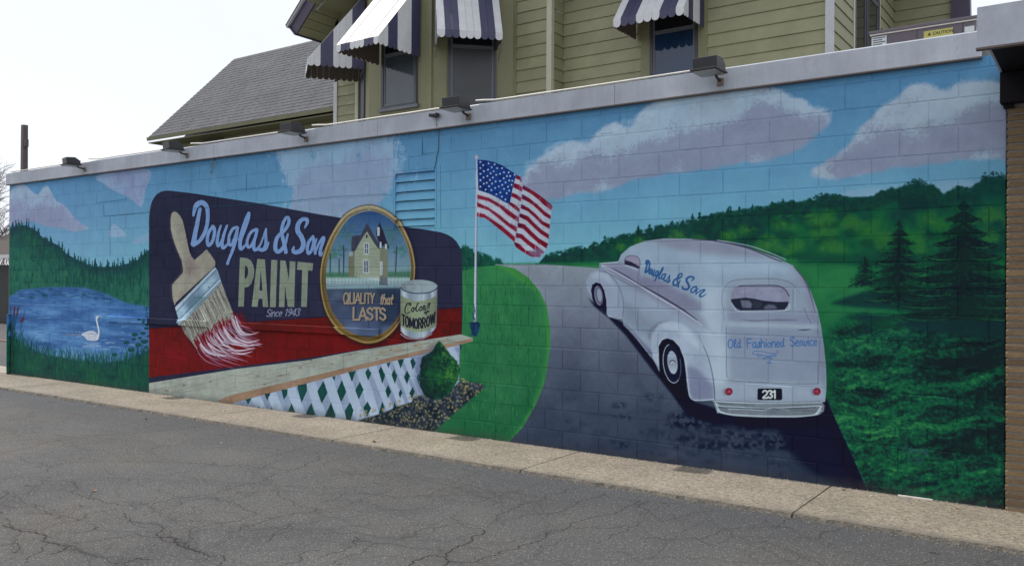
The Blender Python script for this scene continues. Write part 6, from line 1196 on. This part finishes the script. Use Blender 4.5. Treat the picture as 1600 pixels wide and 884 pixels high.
# awnings
M_aw = varied('white_aluminium_slat', (.60, .61, .63), .08, 6, rough=.45); M_an = varied('navy_aluminium_slat', (.045, .043, .10), .1, 6, rough=.45); M_au = varied('brown_awning_underside', (.13, .105, .09), .15, 8)
def awning(ox, oy, dx, dy, width, proj, z_top, z_front, label, val=.13, pat='WNNWWWNNW', side='WWNNWWWNN', braces=False):
    """ox,oy: left end on the wall; (dx,dy): unit direction along the wall, outward normal to its right"""
    d = Vector((dx, dy, 0)).normalized(); n = Vector((d.y, -d.x, 0)); O = Vector((ox, oy, 0))
    a = empty('awning', (ox, oy, z_front), label, 'awning', 'striped metal awnings over the upper windows')
    P = lambda s, o, z: tuple(O + d * s + n * o + Vector((0, 0, z)))
    mats = {'W': M_aw, 'N': M_an}; k = len(pat); w_ = width / k
    for i, c in enumerate(pat):
        s0, s1 = i * w_ + .001, (i + 1) * w_ - .001; zt = z_top; th = .006; of = .001 if c == 'W' else 0
        m = MB(); m.hexa([P(s0, .02, zt), P(s1, .02, zt), P(s1, proj + of, z_front + val), P(s0, proj + of, z_front + val)], [P(s0, .02, zt - th), P(s1, .02, zt - th), P(s1, proj + of - th, z_front + val - th), P(s0, proj + of - th, z_front + val - th)])
        # raised rib and scalloped valance
        m.tube([P(s0 + .003, .02, zt + .001), P(s0 + .003, proj + of, z_front + val + .001)], .003, 4)
        sc = [P(s0, proj + of, z_front + val), P(s0, proj + of, z_front + w_ * .45)] + [P((s0 + s1) / 2 - (w_ / 2 - .001) * math.cos(t), proj + of, z_front + w_ * .45 - w_ * .45 * math.sin(t)) for t in [math.pi * q / 6 for q in range(1, 6)]] + [P(s1, proj + of, z_front + w_ * .45), P(s1, proj + of, z_front + val)]
        m.prism(sc, tuple(-n * .005)); m.build('slat', mats[c], a)
    ks = len(side); ws = proj / ks
    for sx, sgn in ((0, 1), (width, -1)):
        lin_ = MB()
        for i, c in enumerate(side):
            o1 = proj - i * ws - .001; o0 = proj - (i + 1) * ws + .001
            zt = lambda o: z_top + (z_front + val - z_top) * (o - .02) / (proj - .02) - .008
            sc = [P(sx, o1, zt(o1)), P(sx, o1, z_front + ws * .45 - .0)] + [P(sx, (o0 + o1) / 2 + (ws / 2) * math.cos(t), z_front + ws * .45 - ws * .45 * math.sin(t)) for t in [math.pi * q / 6 for q in range(1, 6)]] + [P(sx, o0, z_front + ws * .45), P(sx, o0, zt(o0))]
            MB().prism(sc, tuple(d * sgn * .006)).build('side_slat', mats[c], a)
            lin_.prism([tuple(Vector(q) + d * sgn * .008) for q in sc], tuple(d * sgn * .003))
        lin_.build('side_lining', M_au, a)
    MB().hexa([P(.01, .025, z_top - .02), P(width - .01, .025, z_top - .02), P(width - .01, proj - .02, z_front + val - .02), P(.01, proj - .02, z_front + val - .02)], [P(.01, .025, z_top - .028), P(width - .01, .025, z_top - .028), P(width - .01, proj - .02, z_front + val - .028), P(.01, proj - .02, z_front + val - .028)]).build('underside', M_au, a)
    for s in ((.0, width) if braces else ()): MB().tube([P(s, proj - .03, z_front + .05), P(s, .16, z_front - .22)], .007, 6).build('brace', M_wframe2, a)
    return a
awning(-10.62, YB - .04, 1, 0, .97, 1.02, 6.78, 5.50, 'striped awning jutting from the front face of the bay, its slope brightly sunlit')
awning(-9.39, YB + .03, 1, 1, 1.07, .62, 6.75, 5.655, 'striped awning seen face on over the bay window left of the siding', braces=True)
awning(-12.05, YD - .13 - .04, 1.04, -.83, 1.02, 1.02, 6.95, 5.58, 'striped awning partly hidden, farthest left at the side of the bay', side='WWNNWWWNN')
awning(-6.28, YE - .04, 1, 0, 1.17, .76, 6.7, 5.60, 'striped awning over the single dark window in the siding wall')

# ---------------------------------------------------------------- wing with the shingled roof
wing = empty('shingled_wing', (-17, 8, 0), 'long grey shingled roof of the lower house at the left', 'house')
ex0, ex1, ey, ez, ry, rz = -22.07, -12.9, 6.5, 5.70, 9.31, 8.50
nrow = 26; r5 = random.Random(9)
sh = MB(); prevx = None
for i in range(nrow):
    t0, t1 = i / nrow, (i + 1) / nrow; L = 0.0; x = ex0
    while x < ex1:
        wv = r5.uniform(.22, .34); x1 = min(x + wv, ex1); lift = r5.uniform(.002, .008)
        ya, za = ey + (ry - ey) * t0, ez + (rz - ez) * t0; yb_, zb_ = ey + (ry - ey) * (t1 + .01), ez + (rz - ez) * (t1 + .01)
        sh.add([(x + .003, ya, za + .012 + lift), (x1 - .003, ya, za + .012 + lift), (x1 - .003, yb_, zb_ + .002), (x + .003, yb_, zb_ + .002), (x + .003, ya, za), (x1 - .003, ya, za)], [(0, 1, 2, 3), (4, 5, 1, 0)]); x = x1
o = sh.build('shingles', M_shing, wing); tag(o, kind='stuff')
MB().prism([(ex0 + .01, ey, ez - .03), (ex0 + .01, ry, rz - .03), (ex0 + .01, ry + 2.8, ez - .03), (ex0 + .01, ry + 2.8, ez - .001), (ex0 + .01, ry, rz - .001), (ex0 + .01, ey, ez - .001)], (ex1 - ex0, 0, 0)).build('roof_deck', M_shing, wing)
M_oliv = varied('olive_gutter', (.13, .13, .07), .1, 3); M_gut = varied('cream_gutter', (.20, .20, .12), .1, 3)
MB().prism([(ex0 - .02, ey - .03, ez - .10), (ex0 - .02, ey - .05, ez - .01), (ex0 - .02, ey + .0, ez - .01), (ex0 - .02, ey + .0, ez - .10)], (ex1 - ex0, 0, 0)).build('gutter', M_gut, wing)
MB().box(ex0, ex1, ey, ey + .55, ez - .17, ez - .145).build('soffit', M_oliv, wing)
MB().prism([(ex0 + .5, ey + .55, 0), (ex0 + .5, ey + .55, ez - .17), (ex0 + .5, ry, rz - .5), (ex0 + .5, ry + 2.3, ez - .17), (ex0 + .5, ry + 2.3, 0)], (ex1 - ex0 - .5, 0, 0)).build('wall', M_sid, wing)
for x in (-20.3, -14.9): 
    f = B(x, x + .9, ey + .50, ey + .55, 4.1, 5.5).build('window', M_wframe, wing); B(x + .06, x + .84, ey + .49, ey + .50, 4.16, 5.44).build('pane', M_glass, f)

# ---------------------------------------------------------------- roof-top unit with labels
ac = empty('rooftop_unit', (-1.5, 2.3, 3.44), 'dark grey rooftop air unit with a yellow caution label', 'air conditioner')
M_ac = varied('plum_grey_enamel', (.115, .095, .12), .06, 5, rough=.4); M_lab = varied('white_label', (.62, .66, .70), .05, 9); M_yel = varied('yellow_label', (.50, .47, .13), .05, 9); M_ink = varied('black_ink', (.02, .02, .02), .1, 9)
ax0, ax1 = -1.985, -1.03
for a, b in ((ax0 + .01, -1.553), (-1.549, -1.153), (-1.149, ax1 - .01)): B(a, b, 2.0, 2.03, 3.46, 4.165).build('panel', M_ac, ac)
B(ax0 + .02, ax1 - .02, 2.03, 2.75, 3.46, 4.155).build('body', M_ac, ac)
B(ax0 - .01, ax1 + .01, 1.975, 2.8, 4.18, 4.21).build('top_cover', M_ac, ac, bevel=.004)
B(ax0, ax1, 1.985, 2.79, 4.167, 4.179).build('trim_strip', M_galv, ac)
def onplane(px, py, Y):
    d = fx + (px - 800) / FPX * rx_ - (py - 442) / FPX * ux_; t = (Y - CN[1]) / d[1]; P = CN + t * d; return P
def label(x0, x1, z0, z1, mat, Y=1.996): return B(x0, x1, Y - .002, Y + .003, z0, z1).build('label', mat, ac)
la = label(-1.97, -1.83, 4.05, 4.152, M_lab); lb_ = label(-1.49, -1.235, 4.06, 4.132, M_yel); lc_ = label(-1.135, -1.052, 4.066, 4.118, M_lab)
for k in range(4): B(-1.96, -1.84 - (k % 2) * .03, 1.990, 1.9935, 4.135 - k * .022, 4.141 - k * .022).build('print_line', M_ink, la)
def text_mesh(s, size, origin, mat, name, parent, depth=.001, yv=1.993):
    cu = bpy.data.curves.new(name, 'FONT'); cu.body = s; cu.size = size; cu.extrude = 0; cu.offset = size * .02
    to = bpy.data.objects.new('tmp', cu); col.objects.link(to); dg = bpy.context.evaluated_depsgraph_get(); me = bpy.data.meshes.new_from_object(to.evaluated_get(dg))
    for v in me.vertices: v.co = Vector((origin[0] + v.co.x, yv, origin[1] + v.co.y)) - wloc(parent)
    me.materials.clear(); me.materials.append(mat); bpy.data.objects.remove(to); o = bpy.data.objects.new(name, me); col.objects.link(o); o.parent = parent; return o
text_mesh('CAUTION', .040, (-1.412, 4.087), M_ink, 'lettering', lb_)
MB().add([(-1.455, 1.993, 4.085), (-1.425, 1.993, 4.085), (-1.44, 1.993, 4.118)], [(0, 1, 2)]).build('warning_triangle', M_ink, lb_)

# ---------------------------------------------------------------- left background
M_wood = varied('weathered_timber', (.12, .10, .105), .2, 10, rough=.8, stretch=(6, 6, .6))
pole = empty('timber_post', (-19.5, 2, 0), 'weathered square post rising behind the far left end of the fascia', 'post')
MB().hexa([(-19.65, 1.95, 0), (-19.5, 1.95, 0), (-19.5, 2.07, 0), (-19.65, 2.07, 0)], [(-19.63, 1.96, 5.08), (-19.52, 1.96, 5.08), (-19.52, 2.06, 5.08), (-19.63, 2.06, 5.08)]).build('shaft', M_wood, pole)
B(-19.515, -19.465, 1.97, 2.05, 4.6, 4.76).build('meter_box', M_wood, pole)
M_gar = varied('dark_garage_wall', (.035, .036, .034), .15, 3, rough=.7); M_garroof = varied('brown_shingles', (.042, .031, .026), .2, 4, rough=.9, stretch=(1, 1, 6)); M_eave = varied('pale_eave', (.62, .62, .62), .05, 5)
gar = empty('garage', (-33, 8, 0), 'low dark garage with a brown roof and pale eave at the left edge', 'garage')
B(-42, -28.6, 9.0, 15, 0, 2.3).build('wall', M_gar, gar)
for k in range(9): B(-33.8, -30.2, 8.975, 8.997, .05 + k * .235, .05 + k * .235 + .225).build('door_panel', M_gar, gar)
B(-42.2, -28.2, 8.55, 8.6, 2.55, 2.68).build('eave_board', M_eave, gar)
MB().prism([(-42.2, 8.6, 2.66), (-42.2, 12, 3.9), (-42.2, 15.4, 2.66), (-42.2, 15.4, 2.6), (-42.2, 12, 3.8), (-42.2, 8.6, 2.6)], (14, 0, 0)).build('roof', M_garroof, gar)
M_bark = varied('grey_bark', (.075, .062, .06), .2, 10, rough=.9)
def bare_tree(x, y, h, label, seed):
    r = random.Random(seed); t = empty('bare_tree', (x, y, 0), label, 'tree', 'leafless trees at the left'); tr = MB(); cr = MB()
    def grow(p, d, L, rad, dep, mb):
        pts = [p]; q = p.copy(); dd = d.copy()
        for _ in range(4): dd = (dd + Vector((r.gauss(0, .13), r.gauss(0, .13), r.gauss(.02, .09)))).normalized(); q = q + dd * L / 4; pts.append(q.copy())
        mb.tube(pts, rad, 6 if rad > .03 else 4, rad * .62)
        if dep == 0: return
        for _ in range(r.choice((2, 3, 3)) if dep > 1 else 3):
            k = r.choice((2, 3, 4)); nd = (dd + Vector((r.gauss(0, .6), r.gauss(0, .6), r.gauss(.12, .4)))).normalized(); grow(pts[k], nd, L * r.uniform(.55, .8), rad * r.uniform(.45, .62), dep - 1, cr)
        grow(q, dd, L * .75, rad * .6, dep - 1, cr)
    grow(Vector((x, y, 0)), Vector((0, 0, 1)), h * .34, h * .022, 6, tr)
    tr.build('trunk', M_bark, t); cr.build('crown', M_bark, t)
bare_tree(-44, 10.2, 7.6, 'large leafless tree reaching up beside the wall end', 4)
bare_tree(-46.5, 11.5, 7.0, 'leafless tree behind the garage roof, left of the larger one', 12)
bare_tree(-60, 22, 6.5, 'small leafless tree far behind the garage', 21)
M_brush = varied('brown_brush', (.09, .065, .055), .3, 6, rough=.9)
br_ = MB(); rr5 = random.Random(8)
for _ in range(2600):
    x = rr5.uniform(-75, -40); y = rr5.uniform(16, 26); z = rr5.uniform(0, 3.4); L = rr5.uniform(.3, 1.1); a = rr5.uniform(0, 6.28)
    br_.tube([(x, y, z), (x + L * .4 * math.cos(a), y + L * .4 * math.sin(a), z + L)], .02, 3, .006)
br_.build('brushwood', M_brush); tag(bpy.data.objects['brushwood'], 'mass of bare brown brush far behind the garage', kind='stuff')
